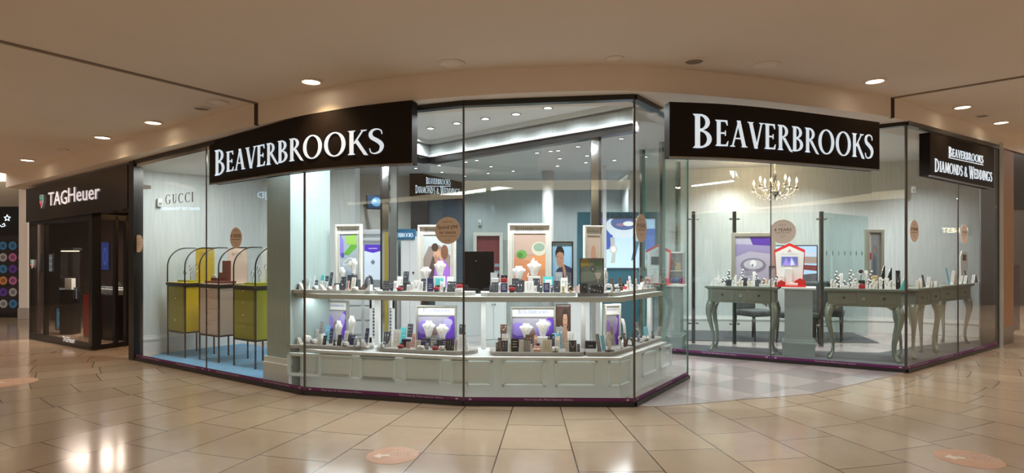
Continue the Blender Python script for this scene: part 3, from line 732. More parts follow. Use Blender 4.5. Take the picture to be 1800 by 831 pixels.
def tray(a, b, zb, label, dl=.27, dr=.27, df=.24, back=.56, corners=(), rd=.10):
    """rounded-corner plinth between columns a and b; offsets measured from the glass"""
    pts = [opt(a, back)[0]]
    wa = (b-a)
    for fx, dd in ((0, dl+rd), (.012, dl+rd*.5), (.035, dl+.018), (.07, dl)): pts.append(opt(a+wa*fx, dd)[0])
    for c, d in corners: pts.append(opt(c, d)[0])
    for fx, dd in ((.93, dr), (.965, dr+.018), (.988, dr+rd*.5), (1, dr+rd)): pts.append(opt(a+wa*fx, dd)[0])
    pts.append(opt(b, back)[0])
    m = MB(); m.prism(pts, zb, zb+.036, smooth=False)
    o = m.build('display_tray', TRAY); tag(o, label, 'tray', 'curved taupe display trays'); return zb+.036
ZU, ZL = 1.005, .42
tray(506, 661, ZU, 'taupe rounded display tray at the left end of the upper shelf', .24, .34, corners=((560, .24), (600, .26)))
tray(662, 836, ZU, 'taupe rounded display tray on the upper shelf, second from the left', .26, .34, corners=((760, .26), (800, .26)))
tray(845, 1012, ZU, 'taupe rounded display tray on the upper shelf in front of the orange framed picture', .25, .25, corners=((900, .25), (950, .25)))
tray(500, 657, ZL, 'taupe rounded display tray at the left end of the lower podium', .23, .36, corners=((560, .25), (600, .26)))
tray(663, 840, ZL, 'taupe rounded display tray on the podium, second from the left', .26, .36, corners=((740, .26), (800, .26)))
tray(861, 1028, ZL, 'taupe rounded display tray on the podium below the orange framed picture', .26, .26, corners=((900, .26), (960, .26)))

# ------------------------------------------------------------------ jewellery display pieces
def cm(name, c, rough=.45, **k): return M(name, c, rough, var=.04, **k)
JC = {'W': (cm('display_white', (.86, .85, .83)), 'white'), 'D': (cm('display_charcoal', (.055, .06, .075)), 'charcoal'), 'T': (cm('display_teal', (.10, .55, .55)), 'teal'),
      'R': (cm('display_red', (.45, .03, .04)), 'red'), 'N': (cm('display_navy', (.035, .04, .11)), 'navy'), 'K': (cm('display_black', (.012, .012, .014), .3), 'black'),
      'B': (cm('display_brown', (.14, .07, .045)), 'brown'), 'P': (cm('display_pink', (.80, .50, .42)), 'pale pink'), 'G': (cm('display_grey', (.30, .31, .32)), 'grey'),
      'S': (cm('display_sky', (.22, .62, .80)), 'sky blue'), 'C': (cm('display_cream', (.82, .76, .62)), 'cream'), 'Y': (cm('display_gold', (.65, .50, .25), .3, metal=.6), 'gold')}
JS = M('silver_jewellery', (.80, .80, .82), .18, metal=1); JG = M('gold_jewellery', (.85, .62, .28), .2, metal=1); JD = M('dark_jewellery', (.16, .15, .17), .25, metal=.8)
def bust_mesh(w, h):
    m = MB(); prof = [(0, .20), (.12, .22), (.30, .27), (.48, .36), (.62, .46), (.72, .50), (.78, .46), (.86, .28), (.93, .22), (1, .23)]
    rows = []
    for t, hw in prof:
        yb = .10-.16*math.sin(t*PI*.55)+.22*t; r = []
        for k in range(7):
            u = -1+2*k/6; r.append(Vector((u*hw*w, (yb+.14*u*u)*w, t*h)))
        rows.append(r)
    n0 = 0
    for r in rows: m.v += r
    for r in rows: m.v += [p+Vector((0, .10*w, 0)) for p in r]
    R = len(rows); off = R*7
    for i in range(R-1):
        for k in range(6):
            a = i*7+k; m.face((a, a+1, a+8, a+7), None, True); m.face((off+a+1, off+a, off+a+7, off+a+8), None, True)
        a = i*7; m.face((off+a, a, a+7, off+a+7)); a = i*7+6; m.face((a, off+a, off+a+7, a+7))
    for k in range(6):
        m.face((k+1, k, off+k, off+k+1)); a = (R-1)*7+k; m.face((a, a+1, off+a+1, off+a))
    return m
def torus(m, c, R, r, ax='y', seg=16, mat=None, tilt_=0):
    pts = []
    for i in range(seg):
        a = 2*PI*i/seg
        v = {'y': (R*math.cos(a), tilt_*R*math.sin(a), R*math.sin(a)), 'x': (0, R*math.cos(a), R*math.sin(a)), 'z': (R*math.cos(a), R*math.sin(a), 0)}[ax]
        pts.append(Vector(c)+Vector(v))
    m.tube(pts, r, 5, mat, closed=True)
KN_ = {'bust': ('necklace_bust', 'necklace bust', 'display bust'), 'card': ('jewellery_card', 'upright jewellery card', 'display card'), 'ring': ('ring_stand', 'ring stand', 'ring stand'),
       'box': ('ring_box', 'open ring box', 'jewellery box'), 'pil': ('watch_cushion', 'watch cushion', 'cushion'), 'ramp': ('bracelet_ramp', 'sloping bracelet ramp', 'display ramp'),
       'arch': ('bangle_stand', 'arched bracelet stand', 'display stand'), 'wat': ('wristwatch', 'wristwatch on a collar stand', 'watch'), 'blk': ('display_block', 'plain display block', 'display block'),
       'book': ('brand_plaque', 'small printed plaque', 'plaque')}
def item(kind, c, w, h, loc, rz, label, group, lift=0, seed=0):
    mat = JC[c][0]; nm, _, cat = KN_[kind]; rnd = random.Random(seed)
    t = thing(nm, label, cat, loc, rz, group)
    if lift > .004:
        m = MB(); m.box(-w*.42, w*.42, -.01, .05, 0, lift); m.build('riser', JC['D' if seed % 3 else 'W'][0], t, bevel=.002)
    T = Matrix.Translation((0, 0, lift)); jm = JS if c not in 'WCP' else (JG if seed % 4 == 0 else JD)
    if kind == 'bust':
        m = bust_mesh(w, h); m.v = [T @ v for v in m.v]; m.build('bust_form', mat, t)
        m = MB(); pts = []
        for k in range(13):
            a = PI*k/12; u = -math.cos(a)*.24; z = .90-.34*math.sin(a); y = (-.10+.22*z-.0)*w-.02*w
            pts.append((u*w, y, lift+z*h))
        m.tube(pts, .0016, 5); m.build('chain', jm, t)
        m = MB(); m.ball((0, (-.10+.22*.52)*w-.03*w, lift+.52*h), .006); m.build('pendant', JS if seed % 2 else JG, t)
    elif kind == 'card':
        A = T @ Matrix.Rotation(-.18, 4, 'X'); m = MB(); m.box(-w/2, w/2, 0, .007, 0, h, T=A); m.box(-w*.1, w*.1, .007, .03, 0, h*.3, T=T)
        m.build('pad', mat, t, bevel=.0015)
        m = MB(); sty = seed % 3
        if sty == 0:
            for k in range(3):
                for sx in (-1, 1): p = A @ Vector((sx*w*.2, -.002, h*(.3+.22*k))); m.ball(p, min(.0045, w*.12), seg=6, rings=4)
        elif sty == 1: m.tube([A @ Vector((w*.32*math.cos(PI+PI*k/8), -.002, h*(.85+.45*math.sin(PI+PI*k/8)))) for k in range(9)], .0013, 4); m.ball(A @ Vector((0, -.003, h*.38)), min(.005, w*.14), seg=6, rings=4)
        else:
            for k in (-1, 1): m.tube([A @ Vector((k*w*.2, -.002, h*.85)), A @ Vector((k*w*.12, -.003, h*.2))], .0014, 4)
        m.build('jewellery', jm, t)
    elif kind == 'ring':
        nf = max(1, int(round(w/.032))); m = MB(); fw = w/nf
        g = MB()
        for k in range(nf):
            x = -w/2+fw*(k+.5); hh = h*(1-.25*((k+seed) % 3)); A = TR(x, 0, lift, 0, -.15)
            m.box(-fw*.42, fw*.42, -.012, .02, 0, .012, T=T @ Matrix.Translation((x, 0, 0)))
            m.box(-fw*.40, fw*.40, -.004, .014, 0, hh*.86, T=A)
            nr = max(1, int(hh/.045))
            for q in range(nr):
                zz = hh*.9-q*.042; yy = -.008-(.0 if q % 2 == 0 else .004)
                g.lathe([(.0135, -.003), (.0135, .003)], 10, T=A @ Matrix.Translation((fw*.22*(-1)**q, yy, zz)) @ Matrix.Rotation(PI/2, 4, 'X'), smooth=False)
        m.build('finger_pads', mat, t, bevel=.0015)
        g.build('ring_discs', JC['W'][0], t)
        r = MB()
        for k in range(nf):
            x = -w/2+fw*(k+.5); torus(r, (x, -.014, lift+h*.6*(1-.2*k/nf)), .007, .0015)
        r.build('rings', JS, t)
    elif kind == 'box':
        m = MB(); m.box(-w/2, w/2, -.02, .03, lift, lift+h*.45); m.build('box_base', mat, t, bevel=.003)
        m = MB(); m.box(-w/2, w/2, .024, .034, 0, h*.6, T=Matrix.Translation((0, 0, lift+h*.4)) @ Matrix.Rotation(-.25, 4, 'X')); m.build('box_lid', JC['K'][0] if c == 'R' else mat, t, bevel=.003)
        m = MB(); torus(m, (0, 0, lift+h*.52), min(.010, w*.25), .0016); m.build('ring', JS, t)
    elif kind == 'pil':
        m = MB(); r = h*.42; m.tube([(-w/2, 0, lift+r), (-w*.42, 0, lift+r), (w*.42, 0, lift+r), (w/2, 0, lift+r)], [r*.6, r, r, r*.6], 12); m.build('cushion', mat, t)
        m = MB(); torus(m, (0, 0, lift+r), r*1.05, r*.14, 'x'); m.build('watch_band', jm, t)
        m = MB(); m.lathe([(r*.42, 0), (r*.42, .006), (r*.38, .008)], 14, T=Matrix.Translation((0, -r*.95, lift+r*1.45)) @ Matrix.Rotation(.9, 4, 'X')); m.build('watch_face', JS, t)
    elif kind == 'ramp':
        sg = 1 if seed % 2 else -1; m = MB(); T2 = T
        p = [(-w/2*sg, 0), (w/2*sg, 0), (w/2*sg, h), (w*.38*sg, h)]
        if sg < 0: p = p[::-1]
        m.prism(p, -.02, .02, T=T @ Matrix.Rotation(PI/2, 4, 'X')); m.build('ramp', mat, t, bevel=.002)
        m = MB(); m.tube([(-w*.4*sg, -.006, lift+h*.12+.004), (0, -.008, lift+h*.55+.004), (w*.36*sg, -.006, lift+h+.003)], .0022, 5); m.tube([(-w*.4*sg, .008, lift+h*.12+.004), (w*.36*sg, .008, lift+h+.003)], .0022, 5); m.build('bracelet', jm, t)
    elif kind == 'arch':
        m = MB(); pts = []
        for k in range(11):
            a = PI*k/10; pts.append((0, -.03-.03*math.cos(PI-a)*-1*0+.045*math.cos(PI-a)+.03, lift+h*(.25+.70*math.sin(a)) if 0 < k < 10 else lift))
        m.tube(pts, w*.22, 8, flat=1.0); m.box(-w*.45, w*.45, -.04, .06, lift, lift+.008); m.build('arch', mat, t)
        m = MB()
        for sx in (-.25, .25): m.tube([(p[0]+sx*w*.6, p[1]-.006, min(p[2]+w*.18, lift+h)) for p in pts[1:7]], .0016, 5)
        m.build('bracelet', JS if c != 'Y' else JG, t)
    elif kind == 'wat':
        m = MB(); m.box(-w*.35, w*.35, -.015, .03, lift, lift+h*.12); m.tube([(0, .01, lift+h*.1), (0, .01, lift+h*.6)], w*.12, 8); m.build('stand', mat, t)
        m = MB(); torus(m, (0, 0, lift+h*.66), min(w*.45, h*.3), w*.08, 'y', tilt_=.4); m.build('watch_band', JS if c != 'Y' else JG, t)
        m = MB(); m.lathe([(w*.34, 0), (w*.34, .007), (w*.29, .009)], 16, T=Matrix.Translation((0, -.012, lift+h*.70)) @ Matrix.Rotation(PI/2, 4, 'X')); m.build('watch_face', JD, t)
    elif kind == 'blk':
        m = MB(); m.box(-w/2, w/2, -.02, .03, lift, lift+h); tag(m.build('block', mat, t, bevel=.002))
    elif kind == 'book':
        A = T @ Matrix.Rotation(-.12, 4, 'X'); m = MB(); m.box(-w/2, w/2, 0, .010, 0, h, T=A); m.build('panel', mat, t, bevel=.0015)
        m = MB()
        for k in range(3): m.box(-w*.3, w*.3*(1 if k != 1 else .6), -.001, 0, h*(.75-.2*k), h*(.79-.2*k), T=A)
        m.build('print', JC['W'][0], t)
    return t
ORD = ['first', 'second', 'third', 'fourth', 'fifth', 'sixth', 'seventh', 'eighth', 'ninth', 'tenth', 'eleventh', 'twelfth', 'thirteenth']
def fill(where, group, rows, place):
    """rows: 'kind colour px w h d [lift]' in picture pixels at the display; place(px, d) -> (x, y, z, rz)"""
    L = []
    for r in rows.split(';'):
        r = r.split()
        if not r: continue
        L.append((r[0], r[1], float(r[2]), float(r[3]), float(r[4]), float(r[5]), float(r[6]) if len(r) > 6 else 0))
    L.sort(key=lambda r: r[2]); cnt = {}
    for r in L: cnt.setdefault((r[0], r[1]), []).append(r)
    for i, r in enumerate(L):
        k = cnt[(r[0], r[1])]; n = len(k); j = k.index(r)
        desc = JC[r[1]][1]+' '+KN_[r[0]][1]
        lab = '%s on %s' % (desc, where) if n == 1 else '%s %s on %s' % ('leftmost' if j == 0 else 'rightmost' if j == n-1 else ORD[j]+' from left', desc, where)
        x, y, z, rz = place(r[2], r[5]); s = y/F
        item(r[0], r[1], r[3]*s*1.02, r[4]*s, (x, y, z), rz, lab, group, r[6]*s, seed=int(r[2]*7+r[4]))
def corner_tray(a, b, zb, label, d=.27, back=.52):
    O = offset_poly(FACE, d); Bk = offset_poly(FACE, back); n = len(O)-2
    s = lerp(O[n-1], O[n], onray(O[n-1], O[n], a)); e = lerp(O[n], O[n+1], onray(O[n], O[n+1], b)); q = leftof(O[n], O[n+1], back-d); q0 = leftof(O[n-1], O[n], back-d)
    c = O[n]; u = lerp(c, s, .16); v = lerp(c, e, .12); mid = lerp(lerp(u, v, .5), c, .5)
    e1 = lerp(e, c, .06); pts = [(s[0]+q0[0], s[1]+q0[1]), lerp(s, (s[0]+q0[0], s[1]+q0[1]), .25), lerp(s, c, .05), u, mid, v, e1, lerp(e, (e[0]+q[0], e[1]+q[1]), .3), (e[0]+q[0], e[1]+q[1]), Bk[n]]
    m = MB(); m.prism(pts, zb, zb+.036); tag(m.build('display_tray', TRAY), label, 'tray', 'curved taupe display trays')
def pl_shelf(z, rzf, dd=(.31, .41, .52)):
    def f(px, d):
        (x, y), rz = opt(px, dd[int(d)]); return x, y, z, rzf(px, rz)
    return f
corner_tray(1019, 1158, ZU, 'taupe display tray wrapping the right corner of the upper shelf')
corner_tray(1030, 1170, ZL, 'taupe display tray wrapping the right corner of the podium')
ZT = ZU+.036; ZB = ZL+.036
RL = lambda px, rz: math.radians(-34); RM = lambda px, rz: rz; RR = lambda px, rz: math.radians(38)
fill('the leftmost upper tray', 'jewellery on the leftmost upper tray', 'card D 522 4 10 0;card D 531 8 17 0;ramp W 532 12 12 0;card W 540 7 19 1;card W 548 8 23 2;card D 554 7 15 2;pil W 554 10 9 0;card T 564 8 24 2;card W 563 6 15 1;card D 572 8 22 2;card W 571 8 14 1;ramp W 568 13 10 0;card D 579 7 29 2;box R 586 8 12 1;pil W 579 10 8 0;bust W 597 17 28 2 10;bust W 617 18 29 2 25;card D 601 13 24 0;ramp W 589 14 10 0;card P 610 5 17 0;card W 619 10 23 0;pil W 624 12 8 0;blk D 627 9 17 2;box B 635 6 11 1;arch D 649 11 26 1;ramp W 648 14 11 0', pl_shelf(ZT, RL))
fill('the second upper tray', 'jewellery on the second upper tray', 'card D 675 6 18 0;card D 681 6 18 0;card D 688 6 18 0;card W 694 6 17 1;card W 702 11 24 2;box R 702 8 8 0 3;card D 713 10 17 2 16;blk D 715 11 15 1;card W 717 6 12 0;card W 723 5 17 0;card W 731 10 20 0;bust W 746 21 22 2 19;card D 743 9 22 1;card W 740 5 18 0;book N 756 11 16 0;bust W 771 22 27 2 25;blk N 757 10 22 2;card T 771 15 23 1;box R 767 9 9 0 4;card W 776 7 18 0;card D 780 4 9 0;card W 790 12 25 2;card D 790 10 19 0;card D 798 6 19 0;box R 808 10 11 1 7;blk W 807 13 6 0', pl_shelf(ZT, RM))
fill('the third upper tray', 'jewellery on the third upper tray', 'card D 862 4 12 0;card G 868 12 33 2;blk W 870 12 24 1;card D 870 12 18 0;card W 878 3 15 0;box R 886 11 14 1 17;book N 886 12 16 0;box R 900 11 10 0 4;card D 906 12 24 1;bust W 912 24 25 2 19;card D 914 13 18 0;card W 930 16 20 0;bust W 939 25 27 2 26;card W 938 16 24 2;card D 943 12 24 1;card W 941 5 12 0;card T 963 17 26 2;book N 961 11 17 0;card W 964 11 22 1;card D 951 5 14 0;card D 970 4 13 0;card D 979 11 21 0;card G 983 12 34 2;card W 992 12 25 1;arch Y 990 8 15 0;wat Y 1003 10 11 0;card D 1000 10 33 2', pl_shelf(ZT, RM))
fill('the corner tray of the upper shelf', 'jewellery on the upper corner tray', 'bust W 1067 13 40 2;arch W 1070 8 15 0;card B 1079 7 23 1;wat G 1087 7 17 0;card B 1093 7 23 1;box R 1100 5 11 2;card W 1106 5 17 0;card W 1110 5 24 1;card W 1119 8 20 0;ramp W 1127 6 12 0;card C 1134 5 13 0;card G 1140 5 13 0;card G 1147 6 12 0;box W 1041 8 9 1', pl_shelf(ZT, RR, (.31, .37, .44)))
fill('the leftmost podium tray', 'jewellery on the leftmost podium tray', 'pil D 506 10 9 1;card D 518 7 17 1;ramp W 528 10 12 0;pil W 540 8 16 1;ramp W 545 10 14 2 4;card W 555 8 22 2;pil W 551 12 10 0;card G 563 9 22 2 14;card S 573 10 26 2;card K 569 8 16 0;card D 580 7 26 1;bust W 591 18 37 2;card D 586 4 10 0;card K 595 10 19 0;card W 606 9 24 1;pil W 607 12 10 0;bust W 614 18 33 2 14;blk N 620 10 13 1;arch G 629 9 17 0;card N 642 8 30 1;ramp W 642 16 12 0;ramp W 561 11 10 0', pl_shelf(ZB, RL))
fill('the second podium tray', 'jewellery on the second podium tray', 'arch G 674 7 10 0;card D 679 12 22 2;ramp W 685 10 16 1;card W 696 13 30 1;box R 704 8 8 0 2;card T 707 11 31 2;blk N 714 14 14 1;card D 720 10 24 2 14;card P 717 8 12 0;card P 726 7 24 1;card W 734 9 16 0;bust W 751 23 30 2 14;blk N 744 9 12 1;pil W 740 12 8 0;card G 750 6 12 0;card G 761 11 22 1;bust W 775 23 27 2 12;box R 765 9 10 0 1;book N 781 10 16 1;pil W 777 10 9 0;card K 789 12 20 0;card K 795 5 12 0;card W 801 6 20 0;card W 811 12 26 1;card D 812 11 15 2 26;ramp W 820 7 11 0', pl_shelf(ZB, RM))
fill('the third podium tray', 'jewellery on the third podium tray', 'card D 874 5 16 0;card B 878 6 24 0;card B 885 11 16 2 26;card W 888 12 28 1;card D 887 11 19 0;card W 897 5 15 0;book K 905 13 23 0;card W 917 9 21 0;bust W 925 24 25 2 18;card G 926 12 20 0;card B 930 12 27 1;card W 934 4 14 0;card P 942 6 26 1;box P 944 12 11 0;bust W 954 24 30 2 20;card W 951 4 15 0;card C 962 16 21 0;blk N 947 8 12 1;card N 969 12 28 1;card S 979 15 27 2;card W 980 9 24 1;card G 984 13 38 2;pil W 976 11 11 0;card W 997 6 23 0;card W 1004 12 30 2;card K 1007 13 20 0;card D 1017 5 14 0', pl_shelf(ZB, RM))
fill('the corner tray of the podium', 'jewellery on the podium corner tray', 'card G 1054 9 31 0;card S 1062 9 26 1;bust W 1079 20 45 2;bust W 1074 16 32 0 2;arch W 1093 11 42 2;wat W 1090 9 26 0;card B 1100 6 24 0;arch D 1107 9 14 0;arch D 1117 7 22 1;wat G 1125 7 15 0;card G 1124 7 27 2;pil W 1135 13 10 0;card S 1137 10 15 2;ramp G 1156 12 13 1;card D 1149 6 13 0', pl_shelf(ZB, RR, (.33, .42, .50)))
# ------------------------------------------------------------------ framed pictures of the window displays (flat printed panels in real frames)
FRW = M('frame_ivory', (.66, .64, .57), .4, var=.03); FRG = M('frame_grey', (.27, .27, .24), .45, var=.04); FRS = M('frame_silver_leaf', (.50, .48, .40), .3, metal=.6, bump=.4, scale=40)
_pc = {}
def pm(c, e=0):
    k = tuple(round(v, 3) for v in c)+(e,)
    if k not in _pc: _pc[k] = M('print_%02d_%02d_%02d%s' % (c[0]*99, c[1]*99, c[2]*99, '_lit' if e else ''), c, .45, var=.03, emit=e, scale=6)
    return _pc[k]
def ell(cx, cy, rx, ry, n=18, rot=0):
    c, s = math.cos(rot), math.sin(rot)
    return [(cx+rx*math.cos(2*PI*i/n)*c-ry*math.sin(2*PI*i/n)*s, cy+rx*math.cos(2*PI*i/n)*s+ry*math.sin(2*PI*i/n)*c) for i in range(n)]
def art(shapes, w, h, base, x0=0, z0=0, y=0, e=0):
    """flat print: base colour plus shapes [(colour, points in 0..1)] layered within 2 mm"""
    m = MB(); m.box(x0-w/2, x0+w/2, y-.001, y+.003, z0, z0+h, pm(base, e))
    for i, (c, pts) in enumerate(shapes):
        q = []
        for u, v in pts: q.append((min(1, max(0, u)), min(1, max(0, v))))
        a = sum(q[k][0]*q[(k+1) % len(q)][1]-q[(k+1) % len(q)][0]*q[k][1] for k in range(len(q)))
        if a < 0: q = q[::-1]
        yy = y-.0015-.0002*i
        m.poly([(x0-w/2+u*w, yy, z0+v*h) for u, v in q], pm(c, e))
    return m
def frame_mb(w, h, b, d=.02, z0=0, m=None, side=None):
    m = m or MB(); s = side if side is not None else b
    m.box(-w/2, w/2, -d, d, z0, z0+b); m.box(-w/2, w/2, -d, d, z0+h-b, z0+h); m.box(-w/2, -w/2+s, -d, d, z0+b, z0+h-b); m.box(w/2-s, w/2, -d, d, z0+b, z0+h-b)
    return m
def picture(name, label, cat, pos, rz, w, h, fmat, fb, base, shapes, title=None, mount=True, tcol=None, group=None, e=0, lean=.0, top=None, bar=False):
    """top: height of the white head band with a title"""
    t = thing(name, label, cat, pos, rz, group); t.rotation_euler = (lean, 0, rz)
    frame_mb(w, h, fb, .022).build('frame', fmat, t, bevel=.004)
    iw, ih = w-2*fb, h-2*fb; tb = top if top else ih*.12
    m = MB(); m.box(-iw/2, iw/2, .004, .014, fb, h-fb); m.build('mount_board', JC['W'][0], t)
    if mount: aw, ah, az = iw*.80, ih-tb-iw*.10, fb+iw*.10
    else: aw, ah, az = iw, ih-tb-.012, fb
    art(shapes, aw, ah, base, z0=az, y=.0, e=e).build('print', pm(base, e), t)
    if mount: frame_mb(aw+.02, ah+.02, .010, .008, az-.01).build('inner_frame', fmat, t)
    elif bar: m = MB(); m.box(-iw/2, iw/2, -.006, .004, az+ah, az+ah+.012); m.build('divider', fmat, t)
    if title:
        m = MB(); tw = iw*.72; hh = min(tb*.42, tw*.13); lettering(m, title, lambda u, v, q: Vector((-tw/2+u, .003-q-.0, h-fb-tb*.5-hh*.4+v)), tw, hh, .002, big=1.25)
        m.build('lettering', tcol or M('title_grey', (.25, .26, .30), .5), t)
    return t
def at_r(px, Z): return ((px-CX)*Z/F, Z)
SK = (.62, .36, .24); SK2 = (.45, .24, .15)
A_green = [((.35, .42, .50), [(0, 0), (1, 0), (1, .45), (0, .5)]), ((.5, .58, .66), [(0, .35), (1, .25), (1, .42), (0, .55)]), ((.14, .45, .06), [(.2, .62), (.85, .9), (.95, .75), (.5, .6)]), ((.35, .62, .12), [(.3, .95), (.9, 1), (.95, .8), (.4, .8)]),
           ((.30, .25, .70), [(0, .6), (.25, .55), (.2, .9), (0, 1)]), ((.12, .10, .5), ell(.16, .60, .1, .05)), ((.75, .78, .82), ell(.45, .48, .28, .06, rot=.2)), ((.45, .5, .55), ell(.45, .48, .2, .035, rot=.2))]
A_couple = [((.55, .60, .62), [(0, .6), (1, .7), (1, 1), (0, 1)]), ((.30, .24, .22), [(0, 0), (0, .55), (.2, .78), (.6, .8), (1, .6), (1, 0)]), ((.10, .07, .06), [(0, 0), (.35, .6), (.5, .5), (.3, 0)]), (SK, ell(.48, .66, .11, .12)), ((.07, .045, .03), ell(.43, .76, .13, .08)),
            ((.40, .16, .62), [(.35, 0), (.45, .5), (.7, .58), (1, .35), (1, 0)]), (SK, ell(.68, .62, .10, .11)), ((.20, .09, .05), ell(.78, .67, .14, .14)), (SK2, ell(.48, .52, .06, .10, rot=.4))]
A_orange = [((.60, .26, .13), [(0, 0), (1, 0), (1, .45), (0, .55)]), ((.75, .33, .14), [(.5, .3), (1, .35), (1, .62), (.55, .6)]), ((.55, .40, .33), [(0, .6), (1, .62), (1, 1), (0, 1)]), ((.70, .68, .55), ell(.80, .72, .24, .13)), ((.30, .42, .32), ell(.8, .75, .18, .08)), ((.16, .38, .10), ell(.24, .62, .17, .08)),
            ((.08, .24, .05), ell(.2, .6, .09, .05)), ((.85, .85, .88), ell(.58, .45, .12, .05, rot=1)), ((.35, .25, .25), ell(.52, .33, .07, .02, rot=.9)), ((.85, .8, .75), ell(.45, .24, .05, .02, rot=1))]
A_side = [((.75, .60, .50), [(0, .3), (1, .4), (1, 1), (0, 1)]), ((.60, .25, .15), [(.2, 0), (.35, .6), (.7, .65), (.9, 0)]), ((.7, .4, .28), ell(.5, .68, .2, .14)), ((.12, .08, .07), [(0, .1), (.1, .3), (.3, .12)])]
A_purple = [((.42, .40, .48), [(.25, .2), (.8, .3), (.8, 1), (.3, 1)]), ((.16, .07, .50), ell(.10, .40, .24, .42)), ((.34, .24, .72), ell(.16, .62, .2, .22, rot=.4)), ((.17, .06, .55), ell(.92, .5, .24, .5)), ((.42, .32, .82), ell(.72, .62, .16, .25, rot=-.4)), ((.50, .46, .75), ell(.82, .8, .12, .12)), ((.32, .22, .18), ell(.45, .5, .10, .16)), ((.09, .03, .34), ell(.02, .1, .18, .2)), ((.10, .03, .38), ell(.99, .12, .18, .2))]
# upper shelf pictures
def on_shelf(px, d, z, px1=None): (x, y), rz = opt(px, d); return (x, y, z), rz
def pw(n, Z): return n*Z/F
p, _ = on_shelf(613, .66, ZU)
picture('framed_poster', 'ivory framed poster of rings on a green leaf, leftmost on the upper shelf', 'framed picture', p, math.radians(-18), pw(53, p[1]), pw(118, p[1]), FRW, .024, (.42, .50, .58), A_green, 'Beaverbrooks', group='ivory framed posters on the upper shelf')
p, _ = on_shelf(768, .64, ZU)
picture('framed_poster', 'ivory framed poster of a couple in purple behind the round offer sticker', 'framed picture', p, math.radians(-6), pw(68, p[1]), pw(120, p[1]), FRW, .022, (.62, .64, .66), A_couple, 'Beaverbrooks', group='ivory framed posters on the upper shelf')
p, _ = on_shelf(931, .64, ZU)
picture('framed_poster', 'ivory framed poster with orange tabletop and jewellery in the middle of the upper shelf', 'framed picture', p, 0, pw(77, p[1]), pw(124, p[1]), FRW, .024, (.60, .36, .24), A_orange, 'Beaverbrooks', group='ivory framed posters on the upper shelf')
p, _ = on_shelf(1043, .50, ZU)
picture('framed_poster', 'narrow ivory framed poster turned sideways at the right of the upper shelf', 'framed picture', p, math.radians(22), pw(38, p[1]), pw(122, p[1]), FRW, .020, (.72, .62, .54), A_side, 'Beaverbrooks', group='ivory framed posters on the upper shelf')
A_man = [((.30, .52, .70), [(0, .4), (1, .5), (1, 1), (0, 1)]), ((.03, .04, .08), [(.1, 0), (.2, .45), (.5, .6), (1, .5), (1, 0)]), (SK2, ell(.40, .70, .19, .19, rot=-.3)), ((.02, .015, .015), [(.17, .70), (.16, .84), (.26, .95), (.48, .95), (.60, .86), (.60, .74), (.54, .81), (.38, .84), (.24, .80)]), (SK2, [(.48, .62), (.60, .58), (.85, .2), (.68, .12)]), ((.15, .08, .05), ell(.30, .74, .03, .012)), ((.15, .08, .05), ell(.46, .71, .03, .012)), ((.35, .15, .11), ell(.40, .61, .04, .012))]
p, _ = on_shelf(988, .68, ZU)
t = picture('photo_panel', 'black edged photo panel of a dark haired man on the upper shelf', 'framed picture', p, 0, pw(39, p[1]), pw(92, p[1]), BLK, .012, (.30, .50, .66), A_man, None, mount=False, top=.001)
A_lock = [((.30, .38, .35), [(0, .3), (1, .4), (1, .7), (0, .6)]), ((.45, .38, .12), [(0, .75), (.35, .8), (.35, 1), (0, 1)]), ((.10, .22, .10), ell(.78, .85, .2, .05)), ((.10, .10, .10), ell(.55, .70, .11, .09)), ((.32, .36, .34), ell(.55, .70, .07, .06)), ((.75, .74, .70), [(.62, .58), (.92, .58), (.84, .42), (.72, .42)]), ((.85, .85, .82), ell(.78, .58, .13, .02)), ((.6, .6, .6), [(.76, .42), (.8, .42), (.8, .3), (.76, .3)])]
(x, y), _ = opt(1041, .24); zl = ZU
t = thing('backlit_stand', 'dark edged green locket advert panel on a grey foot at the shelf corner', 'display stand', (x, y, zl), math.radians(4))
W_, H_ = pw(41, y), pw(60, y)
m = MB(); m.prism([(-.15, -.03), (.15, -.03), (.13, .08), (-.12, .08)], .0, .035); m.build('foot', M('stand_grey', (.22, .22, .24), .3, metal=.4), t)
art(A_lock, W_, H_, (.22, .27, .26), z0=.035, y=.02).build('print', pm((.22, .27, .26)), t)
m = MB(); frame_mb(W_+.01, H_+.01, .006, .006, .032, m); m.v = [v+Vector((0, .02, 0)) for v in m.v]; m.box(-W_/2, W_/2, .024, .034, .035, H_+.03); m.build('frame', BLK, t)
m = MB(); text_mb('LOCKET', .03, TR(-W_*.22, .012, H_*.93), .001, mb=m); m.build('lettering', pm((.7, .55, .12)), t)
m = MB(); m.box(-W_*.48, -W_*.22, -.02, -.012, .035, .13); m.box(-W_*.08, W_*.48, -.02, -.012, .035, .115); m.build('sample_pads', JC['D'][0], t)
m = MB()
for i in range(16): m.ball((-W_*.42+(i*.37 % 1)*W_*.88, -.022, .05+.06*((i*.61) % 1)), .004, seg=6, rings=4)
m.build('jewellery', JS, t)
